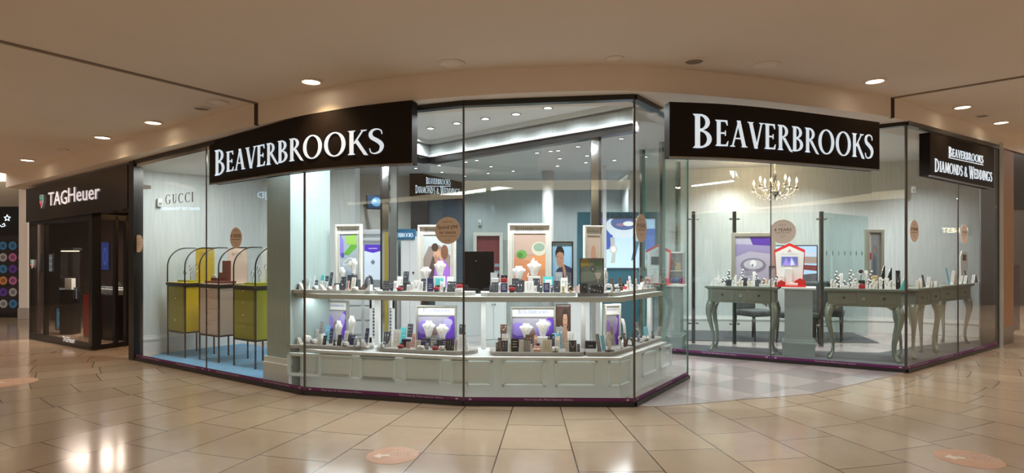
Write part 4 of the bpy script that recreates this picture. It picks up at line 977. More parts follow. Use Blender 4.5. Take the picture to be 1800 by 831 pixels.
# lower podium pictures
for px, d, wpx, hpx, rz, lab in ((592, .66, 48, 74, -20, 'grey framed purple flower picture at the left end of the podium'), (767, .62, 72, 76, -5, 'grey framed purple flower picture on the podium, left of centre'),
                                 (937, .62, 79, 77, 0, 'wide grey framed purple flower picture on the podium under the orange poster'), (1076, .50, 34, 78, 26, 'narrow grey framed purple flower picture at the right corner of the podium')):
    p, _ = on_shelf(px, d, ZL); picture('flower_display_board', lab, 'framed picture', p, math.radians(rz), pw(wpx, p[1]), pw(hpx, p[1]), FRG if px != 1076 else FRW, .018, (.40, .38, .50), A_purple, 'Beaverbrooks', mount=False, top=.085, bar=True, group='purple flower boards on the podium', tcol=M('title_blue', (.25, .30, .55), .5))
A_wom = [((.10, .05, .04), [(0, 0), (1, 0), (1, 1), (0, 1)]), ((.03, .02, .02), ell(.66, .72, .26, .24)), (SK, ell(.64, .66, .17, .21)), (SK, [(.45, .5), (.8, .48), (.95, .2), (1, 0), (0, 0), (.2, .25)]), (SK, ell(.32, .42, .14, .13)), ((.7, .58, .3), [(.3, .05), (.95, .1), (.98, .2), (.3, .15)]), ((.2, .1, .08), ell(.57, .69, .035, .012)), ((.2, .1, .08), ell(.72, .69, .035, .012)), ((.5, .12, .10), ell(.65, .57, .05, .018)), ((.03, .02, .02), ell(.64, .88, .16, .07))]
p, _ = on_shelf(990, .66, ZL)
picture('photo_panel', 'brown photo panel of a woman with a necklace standing on the podium', 'framed picture', p, 0, pw(26, p[1]), pw(80, p[1]), pm((.10, .05, .04)), .006, (.12, .06, .05), A_wom, None, mount=False, top=.001)
p, _ = on_shelf(1038, .58, ZL)
t = thing('presentation_box', 'black presentation box behind the right corner of the podium', 'box', p, 0); m = MB(); m.box(-.055, .055, -.03, .05, 0, .105); m.build('box_body', JC['K'][0], t, bevel=.004); text_mb('BOSS', .018, TR(0, -.031, .06), .001).build('lettering', JC['W'][0], t)

# ------------------------------------------------------------------ left compartment: three arched cases on slim legs
UL = math.atan2(C[1]-B[1], C[0]-B[0])
OLV = M('olive_lacquer', (.30, .29, .015), .35, var=.05); YEL = M('yellow_lacquer', (.62, .44, .015), .4, var=.04); PNK = M('blush_lacquer', (.66, .52, .45), .4, var=.03); BRZ = M('dark_bronze', (.018, .014, .010), .4)
BRN = M('chestnut_stand', (.14, .035, .02), .4)
def case(pl, front, side, backc, label, contents):
    x, y = pl; t = thing('arched_display_case', label, 'display case', (x, y, .014), UL, 'arched display cases in the left window'); W, Dp = .48, .42
    z0, z1, z2 = .34, 1.02, 1.50
    m = MB(); m.box(.012, W-.012, .012, Dp-.012, z0, z1-.03, side); m.box(.012, W-.012, .006, .013, z0+.02, z1-.05, front); m.build('cabinet', side, t)
    m = MB()
    for xx in (0, W-.018):
        for yy in (0, Dp-.018): m.box(xx, xx+.018, yy, yy+.018, z0, z1)
    for zz in (z0-.008, z1-.055):
        m.box(0, W, 0, .014, zz, zz+.02); m.box(0, W, Dp-.014, Dp, zz, zz+.02); m.box(0, .014, 0, Dp, zz, zz+.02); m.box(W-.014, W, 0, Dp, zz, zz+.02)
    m.box(-.012, W+.012, -.012, Dp+.012, z1-.036, z1-.004); m.build('frame', BRZ, t)
    m = MB(); m.box(0, W, 0, Dp, z1-.004, z1+.004); m.build('top_plate', side, t)
    for k in range(4):
        m = MB(); zz = z0+.06+k*.15; m.box(.04, W-.04, .001, .007, zz, zz+.135); dr = m.build('drawer', front, t)
        m = MB(); m.lathe([(.004, 0), (.011, .008), (.009, .014), (.002, .016)], 12, T=Matrix.Translation((W/2, 0, zz+.10)) @ Matrix.Rotation(PI/2, 4, 'X')); m.build('knob', JG, dr)
    for xx in (0, W-.016):
        for yy in (0, Dp-.016): m = MB(); m.box(xx, xx+.016, yy, yy+.016, 0, z0); m.build('leg', BRZ, t)
    R = .26
    for xx in (.006, W-.006):
        pts = [(xx, .004, z1)]+[(xx, .004+R-R*math.cos(a), z2-R+R*math.sin(a)) for a in [PI/2*k/10 for k in range(11)]]+[(xx, Dp-.02, z2), (xx, Dp-.01, z1)][:1]
        m = MB(); m.tube(pts, .009, 8); m.build('arch_rail', BRZ, t)
    hood = MB(); prev = None
    for k in range(11):
        a = PI/2*k/10; cur = (.006+R-R*math.cos(a), z2-R+R*math.sin(a))
        if prev: hood.poly([(.006, prev[0], prev[1]), (W-.006, prev[0], prev[1]), (W-.006, cur[0], cur[1]), (.006, cur[0], cur[1])])
        prev = cur
    hood.poly([(.006, .006, z1), (W-.006, .006, z1), (W-.006, .006, z2-R), (.006, .006, z2-R)]); hood.poly([(.006, .006+R, z2), (W-.006, .006+R, z2), (W-.006, Dp-.02, z2), (.006, Dp-.02, z2)])
    hood.build('glass_hood', GLASS2, t)
    m = MB(); m.box(0, W, Dp-.02, Dp-.006, z1, z2); m.build('back_panel', backc, t)
    ln = MB(); lettering(ln, 'GUCCI', lambda u, v, w: Vector((W*.25+u, Dp-.021-w, z2-.10+v)), W*.5, .035, .002, big=1, gap=.25); ln.build('lettering', BRZ, t)
    if contents == 'rings':
        q = thing('jewellery_stand', 'olive tray of looped metal bracelet stands inside '+('the leftmost arched case' if x < -4.5 else 'the arched case nearest the column'), 'jewellery stand', (x, y, z1+.018), UL)
        m = MB(); m.box(.09, .40, .10, .28, 0, .025); m.build('tray', OLV, q)
        for (a, b2, hh) in ((.17, .16, .13), (.24, .2, .20), (.31, .17, .16), (.34, .24, .22)):
            m = MB(); m.tube([(a, b2, .02), (a, b2, hh-.035)], .004, 6); torus(m, (a, b2, hh), .035, .004); m.build('bangle_loop', CHROME, q)
    else:
        q = thing('watch_stand', 'chestnut stepped watch stand inside the middle arched case', 'watch stand', (x, y, z1+.018), UL)
        m = MB(); m.box(.03, .45, .06, .26, 0, .03); m.box(.08, .22, .12, .22, .03, .07); m.build('base', BRN, q)
        m = MB(); m.box(.22, .36, .2, .24, .03, .30); m.box(.14, .22, .2, .24, .03, .14); m.build('back_plate', BRN, q)
        for a in (.12, .17): m = MB(); torus(m, (a, .12, .09), .02, .005); m.build('watch', CHROME, q)
case((-4.84, 8.38), OLV, YEL, YEL, 'olive fronted arched case with a yellow side, leftmost of three', 'rings')
case((-4.20, 8.01), PNK, PNK, PNK, 'blush pink arched case with pink drawers, middle of three', 'watch')
case((-3.54, 7.58), OLV, OLV, WALLP, 'olive arched case partly hidden by the column, rightmost of three', 'rings')
def alarm(px, py, Z, lab, rz=0):
    p = at(px, py, Z); t = thing('wall_sensor', lab, 'sensor', p, rz); m = MB(); m.box(-.035, .035, -.04, 0, -.06, .06); m.build('casing', WHITE, t, bevel=.008); m = MB(); m.box(-.02, .02, -.044, -.038, -.04, 0); m.build('lens', JC['G'][0], t)
pz = lerp(LW0, LW1, onray(LW0, LW1, 280)); alarm(280, 356, pz[1]-.02, 'white wall sensor on the left wall beside the spaced lettering', math.atan2(LW1[1]-LW0[1], LW1[0]-LW0[0]))

# ------------------------------------------------------------------ console tables with cabriole legs
def cab_leg(m, x, y, sx, sy, H=.72):
    P = []; R = []
    for t, o, r in ((1.0, .0, .052), (.94, .012, .056), (.85, .032, .050), (.74, .034, .040), (.60, .018, .031), (.45, -.006, .025), (.30, -.024, .020), (.16, -.026, .018), (.07, -.010, .021), (.03, .012, .027), (.0, .018, .028)):
        P.append((x+sx*o, y+sy*o*.6, H*t)); R.append(r)
    m.tube(P, R, 10)
def console(name_loc, rz, W, Dp, label, sides=(True, True)):
    t = thing('console_table', label, 'table', (*name_loc, .012), rz, 'silver green console tables'); H = .965
    for (x, y, sx, sy) in ((.05, .05, -1, -1), (W-.05, .05, 1, -1), (.05, Dp-.05, -1, 1), (W-.05, Dp-.05, 1, 1)):
        m = MB(); cab_leg(m, x, y, sx, sy, .73)
        if sy < 0:
            for k in range(5): a, b2 = .055+.02*k, .055+.02*(k+1); m.box(min(x-sx*a, x-sx*b2), max(x-sx*a, x-sx*b2), y-.04, y-.01, .73-.05*(1-k/5)**1.5, .735)
        m.build('leg', SILVERL, t)
    m = MB(); m.box(.01, W-.01, .01, Dp-.01, .725, .905); m.box(0, W, 0, Dp, .718, .732); m.box(-.005, W+.005, -.005, Dp+.005, .905, .92); m.build('apron', SILVERP, t, bevel=.003)
    m = MB(); m.box(-.03, W+.03, -.03, Dp+.03, .92, .955, None); m.build('table_top', SILVERP, t, bevel=.006)
    dw = (W-.30)/2
    for x0 in (.06, W-.06-dw):
        m = MB(); m.box(x0, x0+dw, .003, .011, .755, .885); m.box(x0-.008, x0+dw+.008, .006, .011, .747, .893, STEEL); d = m.build('drawer', SILVERP, t, bevel=.002)
        m = MB(); n = int(dw/.016)
        for k in range(n): m.box(x0+k*.016, x0+k*.016+.009, -.001, .003, .757, .765)
        m.build('bead_trim', SILVERL, d)
        m = MB(); m.lathe([(.005, 0), (.014, .010), (.015, .018), (.004, .024)], 14, T=Matrix.Translation((x0+dw/2, .003, .83)) @ Matrix.Rotation(PI/2, 4, 'X')); m.build('knob', BLK, d)
    m = MB(); m.lathe([(.030, 0), (.030, .006), (.022, .010), (.020, .006), (.008, .010), (.002, .014)], 18, T=Matrix.Translation((W/2, .010, .825)) @ Matrix.Rotation(PI/2, 4, 'X')); m.build('rosette', STEEL, t)
    return t
def local(tb, x, y, z): T = Matrix.Translation(tb[:3]) @ Matrix.Rotation(tb[3], 4, 'Z'); return T @ Vector((x, y, z))
UR = math.atan2(H[1]-G[1], H[0]-G[0]); VR = math.atan2(I[1]-H[1], I[0]-H[0])
TA = (2.87, 8.78, .012, UR); TBp = (4.27, 8.10, .012, UR+.03); TD = (5.40, 7.98, .012, VR-.02); TC = (6.20, 8.66, .012, VR)
console(TA[:2], UR, .92, .46, 'silver green console table with cabriole legs below the chandelier')
console(TBp[:2], TBp[3], .86, .36, 'silver green console table with cabriole legs beside the glass corner')
console(TD[:2], TD[3], .82, .28, 'dim console table facing the right side glass, nearest the corner')
console(TC[:2], VR, 1.34, .42, 'console table at the far right end of the corner window')
TOPZ = .012+.955
def pl_table(p, rz, W, dd):
    q = (p[0]+W*math.cos(rz), p[1]+W*math.sin(rz)); n = leftof(p, q, 1)
    def f(px, d):
        o = dd[int(d)]; a = (p[0]+n[0]*o, p[1]+n[1]*o); b2 = (q[0]+n[0]*o, q[1]+n[1]*o); c = lerp(a, b2, onray(a, b2, px)); return c[0], c[1], TOPZ, rz
    return f
fill('the table below the chandelier', 'ring displays on the table below the chandelier', 'ring W 1254 9 14 0;ring W 1264 9 24 1;blk W 1272 8 5 0;ring D 1272 7 15 1;ring D 1278 8 29 2;blk D 1281 8 11 0;ring W 1290 9 20 0;ring C 1300 12 13 0;ring D 1303 6 31 2;blk D 1310 7 14 1;ring C 1318 9 18 0;card W 1325 5 26 1;ring D 1330 6 30 2;card D 1332 9 12 0;ring D 1340 8 15 1;card P 1346 4 14 0;blk W 1343 15 5 0;ring W 1353 5 26 1;ring W 1358 7 20 0;ring D 1363 8 22 1', pl_table(TA[:2], UR, .92, (.07, .17, .28)))
fill('the table beside the glass corner', 'ring displays on the table beside the glass corner', 'ring W 1466 12 16 0;ring D 1472 8 31 2;card W 1479 5 26 1;ring D 1486 9 18 1;blk W 1483 10 5 0;ring W 1494 10 10 0;ring D 1499 11 34 2;ring W 1504 11 17 0;wat G 1513 10 42 1;box R 1515 10 16 0;card W 1523 5 32 1;ring D 1529 8 33 2;ring W 1535 14 18 0;box Y 1538 9 24 1;card W 1548 5 21 0;ring D 1553 7 23 1;ramp K 1549 11 40 2;ramp K 1561 11 36 2;card W 1559 7 20 0;ring W 1568 9 16 0;card K 1579 7 33 1;ramp T 1587 9 22 0;card W 1594 5 20 0', pl_table(TBp[:2], TBp[3], .86, (.06, .16, .27)))
fill('the dim table on the right side', 'displays on the dim right side table', 'ramp C 1614 7 14 0;ramp W 1619 7 17 0;card K 1626 6 21 1;ramp W 1632 7 19 0;ramp W 1638 7 10 0;ramp W 1646 7 10 0', pl_table(TD[:2], TD[3], .82, (.04, .13, .20)))
fill('the far right table', 'displays on the far right table', 'card S 1669 8 28 1;ramp W 1675 11 24 0;ramp C 1680 11 18 0;ramp W 1689 8 14 0;ramp W 1697 8 14 0;card K 1701 5 21 1;ramp W 1711 8 14 0;card D 1718 8 13 0;blk W 1725 8 5 0', pl_table(TC[:2], VR, 1.34, (.08, .18, .28)))
# upright white screen stand on the far right table
pt = pl_table(TC[:2], VR, 1.34, (.3,))(1694, 0)
t = thing('screen_stand', 'white upright stand with a small dark screen on the far right table', 'display stand', pt[:3], VR-.5)
m = MB(); m.prism([(-.06, 0), (.06, 0), (.075, .42), (.04, .52), (-.04, .52), (-.075, .42)], -.012, .012, T=Matrix.Rotation(PI/2, 4, 'X')); m.build('back_plate', JC['W'][0], t, bevel=.003)
m = MB(); m.box(-.035, .035, -.016, -.010, .36, .46); m.build('screen', JC['B'][0], t)
# ------------------------------------------------------------------ pedestals with their red and white house-shaped displays
def pedestal(loc, rz, W, label, Hh=.955):
    t = thing('display_pedestal', label, 'pedestal', (*loc, .012), rz)
    m = MB(); m.box(-W*.42, W*.42, .03, W*.85, 0, Hh-.03); m.build('shaft', M('pedestal_grey', (.30, .36, .36), .4, var=.03), t)
    m = MB()
    for zb, zt, o in ((0, .16, .03), (.16, .19, .038), (.19, .22, .015)): m.box(-W*.42-o, W*.42+o, .03-o, W*.85+o, zb, zt)
    m.build('plinth', M('pedestal_grey', (.30, .36, .36)), t)
    m = MB(); m.box(-W*.52, W*.52, 0, W*.95, Hh-.03, Hh); m.build('top_slab', WHITE, t, bevel=.004)
RED = M('display_vivid_red', (.62, .03, .03), .4, var=.04)
def house(loc, rz, label, scr):
    t = thing('house_shaped_display', label, 'display stand', loc, rz); w, h = .40, .62
    for nm, k, y0, y1, mt in (('back_plate', 1.0, .02, .05, RED), ('front_panel', .93, .005, .02, JC['W'][0])):
        m = MB(); a = w/2*k; m.prism([(-a*.86, .02), (a*.86, .02), (a, h*.84*k), (0, h*k+.0), (-a, h*.84*k)], y0, y1, T=Matrix.Rotation(PI/2, 4, 'X') @ Matrix.Scale(-1, 4, (0, 0, 1))); 
        m.f = [f[::-1] for f in m.f]; m.build(nm, mt, t)
    art([((.25, .18, .55), [(.05, 0), (.3, .9), (.45, .2), (.6, 1), (.95, 0)]), ((.45, .55, .85), [(.55, 0), (.62, .8), (.8, .1)])] if scr else [], .21, .125, (.10, .12, .30) if scr else (.02, .03, .04), z0=.30, y=.0, e=.8 if scr else 0).build('screen', pm((.1, .12, .3)), t)
    m = MB()
    for a in range(3): c = (.012*math.cos(PI/2+a*2.09), .51+.012*math.sin(PI/2+a*2.09)); m.lathe([(.008, 0), (.008, .003)], 4, T=Matrix.Translation((c[0]*1.3, .004, c[1])) @ Matrix.Rotation(PI/2, 4, 'X'))
    m.build('emblem', RED, t)
    text_mb('HEARTS AND FOREVER DIAMONDS', .014, TR(0, .003, .465), .001).build('lettering', JC['G'][0], t)
    m = MB(); m.box(-w*.5, w*.5, -.16, .04, 0, .02); m.build('base', RED, t)
    m = MB(); m.box(-.17, -.12, -.10, -.05, .02, .11); m.box(-.12, -.07, -.06, -.01, .02, .16); m.box(.0, .10, -.13, -.06, .02, .055); m.box(-.06, .03, -.05, .0, .02, .26); m.build('white_blocks', JC['W'][0], t, bevel=.003)
    for (x, y, z, s) in ((-.11, -.13, .02, .05), (.13, -.09, .02, .07)):
        m = MB(); m.prism([(-s, 0), (s, 0), (s, s*.9), (0, s*1.5), (-s, s*.9)], -s*.3, s*.3, T=Matrix.Translation((x, y, z)) @ Matrix.Rotation(PI/2, 4, 'X')); m.build('red_ring_box', RED, t)
PA = (2.33, 9.0); PB = (3.97, 8.28)
pedestal(PB, UR+.05, .42, 'grey pedestal with white top between the two console tables')
house((PB[0]-.02, PB[1]+.22, TOPZ), UR+.12, 'red edged house shaped display with a lit screen on the right pedestal', True)
pedestal(PA, UR+.1, .46, 'grey pedestal at the left end of the right window')
house((PA[0]-.09, PA[1]+.20, TOPZ), UR-.1, 'red edged house shaped display with a dark screen near the entrance', False)
t = thing('open_display_box', 'open box display with red and blue ornaments behind the entrance glass', 'display box', (PA[0]+.19, PA[1]+.22, TOPZ), UR+.1)
m = MB(); w, h = .27, .50; m.box(-w/2, -w/2+.015, -.08, .08, 0, h); m.box(w/2-.015, w/2, -.08, .08, 0, h); m.box(-w/2, w/2, -.08, .08, h-.02, h, JC['W'][0]); m.box(-w/2, w/2, -.08, .08, 0, .015); m.box(-w/2, w/2, .06, .08, 0, h); m.box(-w/2, w/2, -.06, .06, .20, .21, JC['C'][0]); m.build('box_shell', JC['G'][0], t)
for i in range(7): m = MB(); m.ball((-w*.35+.035*i, -.02-.02*(i % 2), .045+.03*((i*3) % 2)), .028); m.build('blue_ornament', M('royal_blue', (.02, .03, .35), .3), t)
for i in range(4): m = MB(); m.ball((-w*.3+.025*i, 0, .25+.05*((i*3) % 4)), .024); m.build('red_ornament', RED, t)
m = MB(); m.box(.0, .09, 0, .04, .21, .33); m.build('gold_box', JC['Y'][0], t)
# ------------------------------------------------------------------ inside the shop
def fixture(name, label, cat, px, Z, z=0.004, rz=0, group=None):
    return thing(name, label, cat, ((px-CX)*Z/F, Z, z), rz, group)
def wd_(n, Z): return n*Z/F
def zz(y, Z): return EYE-(y-YH)*Z/F
CAB = M('cabinet_grey', (.52, .55, .55), .45, var=.03); CABW = M('cabinet_white', (.66, .67, .68), .45, var=.02); TEAL = M('teal_wall', (.035, .14, .19), .4, var=.08, scale=2); NAVYW = M('slate_blue_panel', (.06, .085, .12), .5)
DBRN = M('dark_brown_panel', (.035, .025, .02), .35); MAR = M('maroon_panel', (.20, .035, .04), .5)
# round column
t = fixture('round_column', 'slim white round column in the middle of the shop', 'column', 963, 11.0); m = MB(); m.lathe([(.105, 0), (.105, 2.94)], 28); m.build('column_shaft', WHITE, t); m = MB(); m.lathe([(.13, 0), (.13, .12), (.11, .15)], 28); m.build('column_base', WHITE, t)
# mirror-clad square post behind the window
t = fixture('mirror_post', 'narrow mirror clad square post beside the teal watch wall', 'post', 1046, 6.72); m = MB(); m.box(-.042, .042, 0, .09, .42, 2.74); m.build('cladding', CHROME, t); m = MB(); m.box(.044, .07, .0, .06, .42, 2.74); m.build('dark_channel', BLK, t)
t = fixture('mirror_post', 'dark and olive mirror post left of the blue lettered cabinet', 'post', 676, 7.6); m = MB(); m.box(-.03, .05, 0, .08, .0, 2.72); m.build('cladding', CHROME, t); m = MB(); m.box(.0, .045, -.004, 0, .3, 1.7, M('olive_panel', (.22, .17, .02), .3)); m.box(-.055, -.03, 0, .06, 0, 2.72); m.build('side_channel', BLK, t)
t = fixture('door_post', 'brushed steel post with dark blocks behind the left sign edge', 'post', 690, 8.6); m = MB(); m.box(-.06, .06, 0, .1, 0, 2.94); m.build('cladding', STEEL, t); m = MB()
for k in range(4): m.box(-.065, -.03, -.006, 0, 2.5-.16*k, 2.58-.16*k)
m.build('brackets', BLK, t)
# teal watch wall with lightbox
t = fixture('watch_wall', 'teal wall panel with spaced lettering behind the corner window', 'wall panel', 1090, 10.4)
m = MB(); m.box(-.74, .72, 0, .12, 0, zz(373, 10.4)); m.build('panel', TEAL, t)
m = MB(); lettering(m, 'GUCCI', lambda u, v, w: Vector((wd_(-20, 10.4)+u, -.002-w, zz(386, 10.4)+v)), wd_(62, 10.4), .10, .02, big=1, gap=.28); m.build('lettering', STEEL, t)
A_watch = [((.05, .10, .40), [(0, .35), (.2, .4), (.22, 1), (0, 1)]), ((.08, .16, .5), [(.75, .4), (1, .3), (1, .8), (.8, .8)]), ((.60, .68, .76), ell(.42, .86, .34, .26)), ((.10, .14, .32), ell(.42, .92, .25, .15)), ((.32, .2, .3), ell(.36, .88, .09, .03)), ((.75, .8, .8), ell(.5, .9, .1, .05)), ((.50, .50, .46), ell(.22, .38, .075, .09)), ((.42, .42, .40), [(.17, .45), (.25, .46), (.24, .62), (.16, .62)]), ((.42, .42, .4), [(.17, .1), (.25, .1), (.26, .3), (.2, .3)]), ((.8, .82, .8), ell(.22, .38, .045, .055)), ((.08, .16, .20), [(.55, .15), (.62, .17), (.72, .6), (.64, .6)]), ((.30, .40, .44), ell(.66, .62, .08, .08)), ((.12, .2, .24), [(.64, .66), (.72, .68), (.80, .95), (.72, .95)]), ((.45, .42, .38), [(.8, 0), (1, .02), (1, .35), (.9, .3)])]
art(A_watch, wd_(94, 10.4), wd_(86, 10.4), (.50, .66, .90), x0=wd_(14, 10.4), z0=zz(471, 10.4), y=-.03, e=.55).build('lightbox', pm((.50, .66, .90), .55), t)
m = MB(); frame_mb(wd_(97, 10.4), wd_(89, 10.4), .015, .02, zz(472.5, 10.4), m); m.v = [v+Vector((wd_(14, 10.4), -.02, 0)) for v in m.v]; m.build('lightbox_frame', STEEL, t)
m = MB(); m.tube([(-.2, -.06, .55), (0, -.06, .72), (.16, -.06, 1.0)], .018, 8); m.build('red_ribbon', RED, t)
m = MB(); m.box(-.70, .70, -.45, 0, .0, .88); m.box(-.72, .72, -.47, 0, .88, .91, WHITE); tt = fixture('display_counter', 'teal display counter below the lit watch picture', 'counter', 1090, 10.3); m.build('counter_body', TEAL, tt)
# wall items left to right
t = fixture('boutique_wall', 'dark brown wall with white watch brand lettering seen behind the left display', 'wall panel', 590, 9.6)
m = MB(); m.box(-.55, .20, 0, .1, 0, 2.93); m.build('panel', DBRN, t)
text_mb('TAGHeuer', .33, TR(wd_(-29, 9.6)+.02, -.004, zz(333, 9.6)+.03), .012, sx=.62).build('lettering', M('white_acrylic', (.85, .8, .8), .4, emit=.7), t)
text_mb('TAG', .21, TR(wd_(-13.5, 9.6), -.004, zz(388, 9.6)), .012, sx=.72).build('lettering', M('white_acrylic', (.85, .8, .8)), t)
m = MB(); m.box(-.2, .14, -.02, -.004, .6, 1.45, pm((.10, .04, .03))); m.box(.0, .12, -.024, -.02, .95, 1.4, pm((.45, .12, .05))); m.build('poster', pm((.1, .04, .03)), t)
m = MB(); m.slab((-3.0, 11.2), (-1.95, 11.6), .1, 0, 2.95); struct(m.build('wall_inner_left', M('wall_offwhite', (.55, .55, .50), .7)))
t = fixture('television', 'small dark television high on the rear wall left of the steel post', 'television', 661, 10.6, zz(355, 10.6), .5); m = MB(); m.box(-.17, .17, -.02, .03, -.13, .13); m.build('casing', BLK, t, bevel=.006)
art([((.10, .25, .4), ell(.5, .5, .3, .35)), ((.4, .6, .7), ell(.4, .6, .1, .12))], .31, .22, (.01, .03, .07), z0=-.11, y=-.021, e=.4).build('screen', pm((.01, .03, .07), .4), t)
m = MB(); m.box(-.02, .02, .03, .85, -.02, .02); m.build('bracket', BLK, t)
# white cabinet with purple promotional poster
t = fixture('wall_cabinet', 'white wall cabinet with a lit purple and white poster', 'cabinet', 653, 9.4)
W_ = wd_(50, 9.4); m = MB(); m.box(-W_/2, W_/2, .02, .4, 0, zz(408, 9.4)); m.box(-W_*.54, W_*.54, 0, .42, zz(412, 9.4), zz(404, 9.4)); m.box(-W_*.52, W_*.52, 0, .42, zz(424, 9.4), zz(420, 9.4)); m.build('carcass', CABW, t, bevel=.004)
art([((.10, .04, .5), [(0, .82), (.5, .76), (1, .82), (1, 1), (0, 1)]), ((.6, .55, .8), [(.25, .88), (.75, .88), (.75, .9), (.25, .9)]), ((.20, .22, .28), [(.36, .5), (.5, .58), (.64, .5), (.5, .42)])], wd_(30, 9.4), wd_(62, 9.4), (.72, .80, .92), x0=.02, z0=zz(492, 9.4), y=.012, e=.55).build('poster', pm((.72, .80, .92), .55), t)
t = thing('display_counter', 'grey counter with drawers seen under the left end of the upper shelf', 'counter', ((640-CX)*8.6/F, 8.6, .004))
m = MB(); m.box(-.30, .26, .02, .3, 0, .90); m.box(-.32, .28, 0, .3, .90, .93, WHITE); m.build('counter_body', CAB, t)
for k in range(4):
    for sx in (-.28, -.0): m = MB(); m.box(sx, sx+.24, 0, .02, .06+.21*k, .24+.21*k); m.build('drawer', CAB, t, bevel=.004)
t = thing('lattice_screen', 'white cabinet side with pierced diamond lattice under the upper shelf', 'screen panel', ((670-CX)*8.2/F, 8.2, .004))
m = MB(); 
for k in range(7): m.box(-.13+.045*k-.004*0, -.13+.045*k+.012, 0, .01, .28, .68)
for k in range(9): m.box(-.13, .155, -.002, .008, .29+.045*k, .30+.045*k)
m.box(-.16, .18, .03, .05, 0, .9, JC['G'][0]); m.box(-.16, -.13, 0, .03, 0, .9); m.box(.155, .18, 0, .03, 0, .9); m.box(-.16, .18, 0, .03, 0, .28); m.box(-.16, .18, 0, .03, .68, .9); m.build('lattice', CABW, t)
# blue lettered arch cabinet
t = fixture('lettered_cabinet', 'tall grey cabinet with a blue lettered header left of centre', 'cabinet', 706, 8.9); W_ = wd_(56, 8.9)
m = MB(); m.box(-W_/2, -W_/2+.13, 0, .4, 0, zz(416, 8.9)); m.box(W_/2-.25, W_/2, 0, .4, 0, zz(416, 8.9)); m.box(-W_/2, W_/2, .3, .42, 0, zz(405, 8.9), M('aqua_glass_back', (.32, .48, .50), .2)); m.box(-W_/2+.13, W_/2-.25, .05, .3, .0, 1.0, CAB); m.build('carcass', CABW, t, bevel=.003)
m = MB(); m.box(-W_*.44, W_*.42, -.03, .1, zz(421, 8.9), zz(403, 8.9)); m.build('header', M('header_blue', (.02, .14, .28), .4), t)
m = MB(); lettering(m, 'Beaverbrooks', lambda u, v, w: Vector((-W_*.40+u, -.031-w, zz(417, 8.9)+v)), W_*.78, .06, .004); m.build('lettering', LETS, t)
for x in (W_/2-.19, W_/2-.06):
    m = MB(); m.box(x-.055, x+.055, -.012, 0, .1, zz(425, 8.9)); d = m.build('door', CABW, t, bevel=.004); m = MB(); m.ball((x, -.02, 1.15), .016); m.build('knob', BLK, d)
# dark wall; the solid sign stands in for a reflection of the corner sign
t = fixture('sign_reflection_panel', 'reflected black diamonds and weddings sign built solid behind the centre glass', 'sign', 766, 11.2, zz(345, 11.2))
m = MB(); W_ = wd_(92, 11.2); hh = wd_(36, 11.2); m.hexa([(-W_/2, 0, 0), (W_/2, 0, -.05), (W_/2, .12, -.05), (-W_/2, .12, 0), (-W_/2, 0, hh+.10), (W_/2, 0, hh-.12), (W_/2, .12, hh-.12), (-W_/2, .12, hh+.10)]); m.build('sign_box', SIGNB, t)
for s, x0, w, z, h in (('Beaverbrooks', -.18, .46, .23, .10), ('Diamonds & Weddings', -.38, .84, .05, .115)):
    m = MB(); lettering(m, s, lambda u, v, q: Vector((x0+u, -.003-q, z+v-.06*(u+x0))), w, h, .01); m.build('lettering', LETS, t)
m = MB(); m.box(-.18, .28, -.008, -.002, .185, .195); m.build('underline', LETS, t)
m = MB(); m.box((722-CX)*11.3/F, (752-CX)*11.3/F, 11.3, 11.4, 0, 2.9); tag(m.build('brown_wall_panel', DBRN), 'tall dark brown wall panel left of the slate blue panel', 'wall panel')
m = MB(); m.box((752-CX)*11.4/F, (814-CX)*11.4/F, 11.4, 11.5, 0, 2.55); tag(m.build('blue_wall_panel', NAVYW), 'large slate blue wall panel behind the round offer sticker', 'wall panel')
# doorway at the rear with maroon inside
Z = 12.2; t = fixture('door_frame', 'ivory doorway frame with maroon space behind the black screen', 'doorway', 858, Z); W_ = wd_(52, Z)
m = MB(); h = zz(409, Z); m.box(-W_/2, -W_/2+.07, -.05, .1, 0, h-.07); m.box(W_/2-.07, W_/2, -.05, .1, 0, h-.07); m.box(-W_/2, W_/2, -.05, .1, h-.07, h); m.build('frame', FRW, t, bevel=.006)
m = MB(); m.box(-W_/2+.07, W_/2-.07, .0, .12, 0, h-.07); m.build('opening_panel', MAR, t)
m = MB(); 
for k in range(3): m.box(W_/2-.17, W_/2-.07, -.004, 0, .9+.14*k, .96+.14*k)
m.build('pale_labels', pm((.3, .4, .5)), t)
# black screen panel standing on the upper shelf back edge
(x, y), _ = opt(842, .70); t = thing('black_screen', 'plain glossy black upright screen between the second and third trays', 'screen', (x, y, ZU), 0)
m = MB(); w = pw(53, y); h = pw(74, y); m.box(-w/2, w/2, 0, .03, .012, h); m.build('screen_panel', M('gloss_black', (.006, .005, .005), .08), t, bevel=.003); m = MB(); m.box(-w*.3, w*.3, -.02, .05, 0, .014); m.build('foot', BLK, t)
text_mb('v', .03, TR(-w*.1, -.002, h*.78), .001).build('emblem', JC['G'][0], t)
alarm(843, 391, 12.38, 'white wall sensor on the rear wall above the doorway'); 
t = fixture('wall_vent', 'pale double vent panel high on the rear wall', 'vent', 842, 12.38, zz(338, 12.38)); m = MB(); m.box(-.22, -.02, -.02, 0, -.05, .06); m.box(.0, .24, -.02, 0, -.05, .06); m.build('vent_plate', M('vent_green', (.45, .55, .45), .5), t)
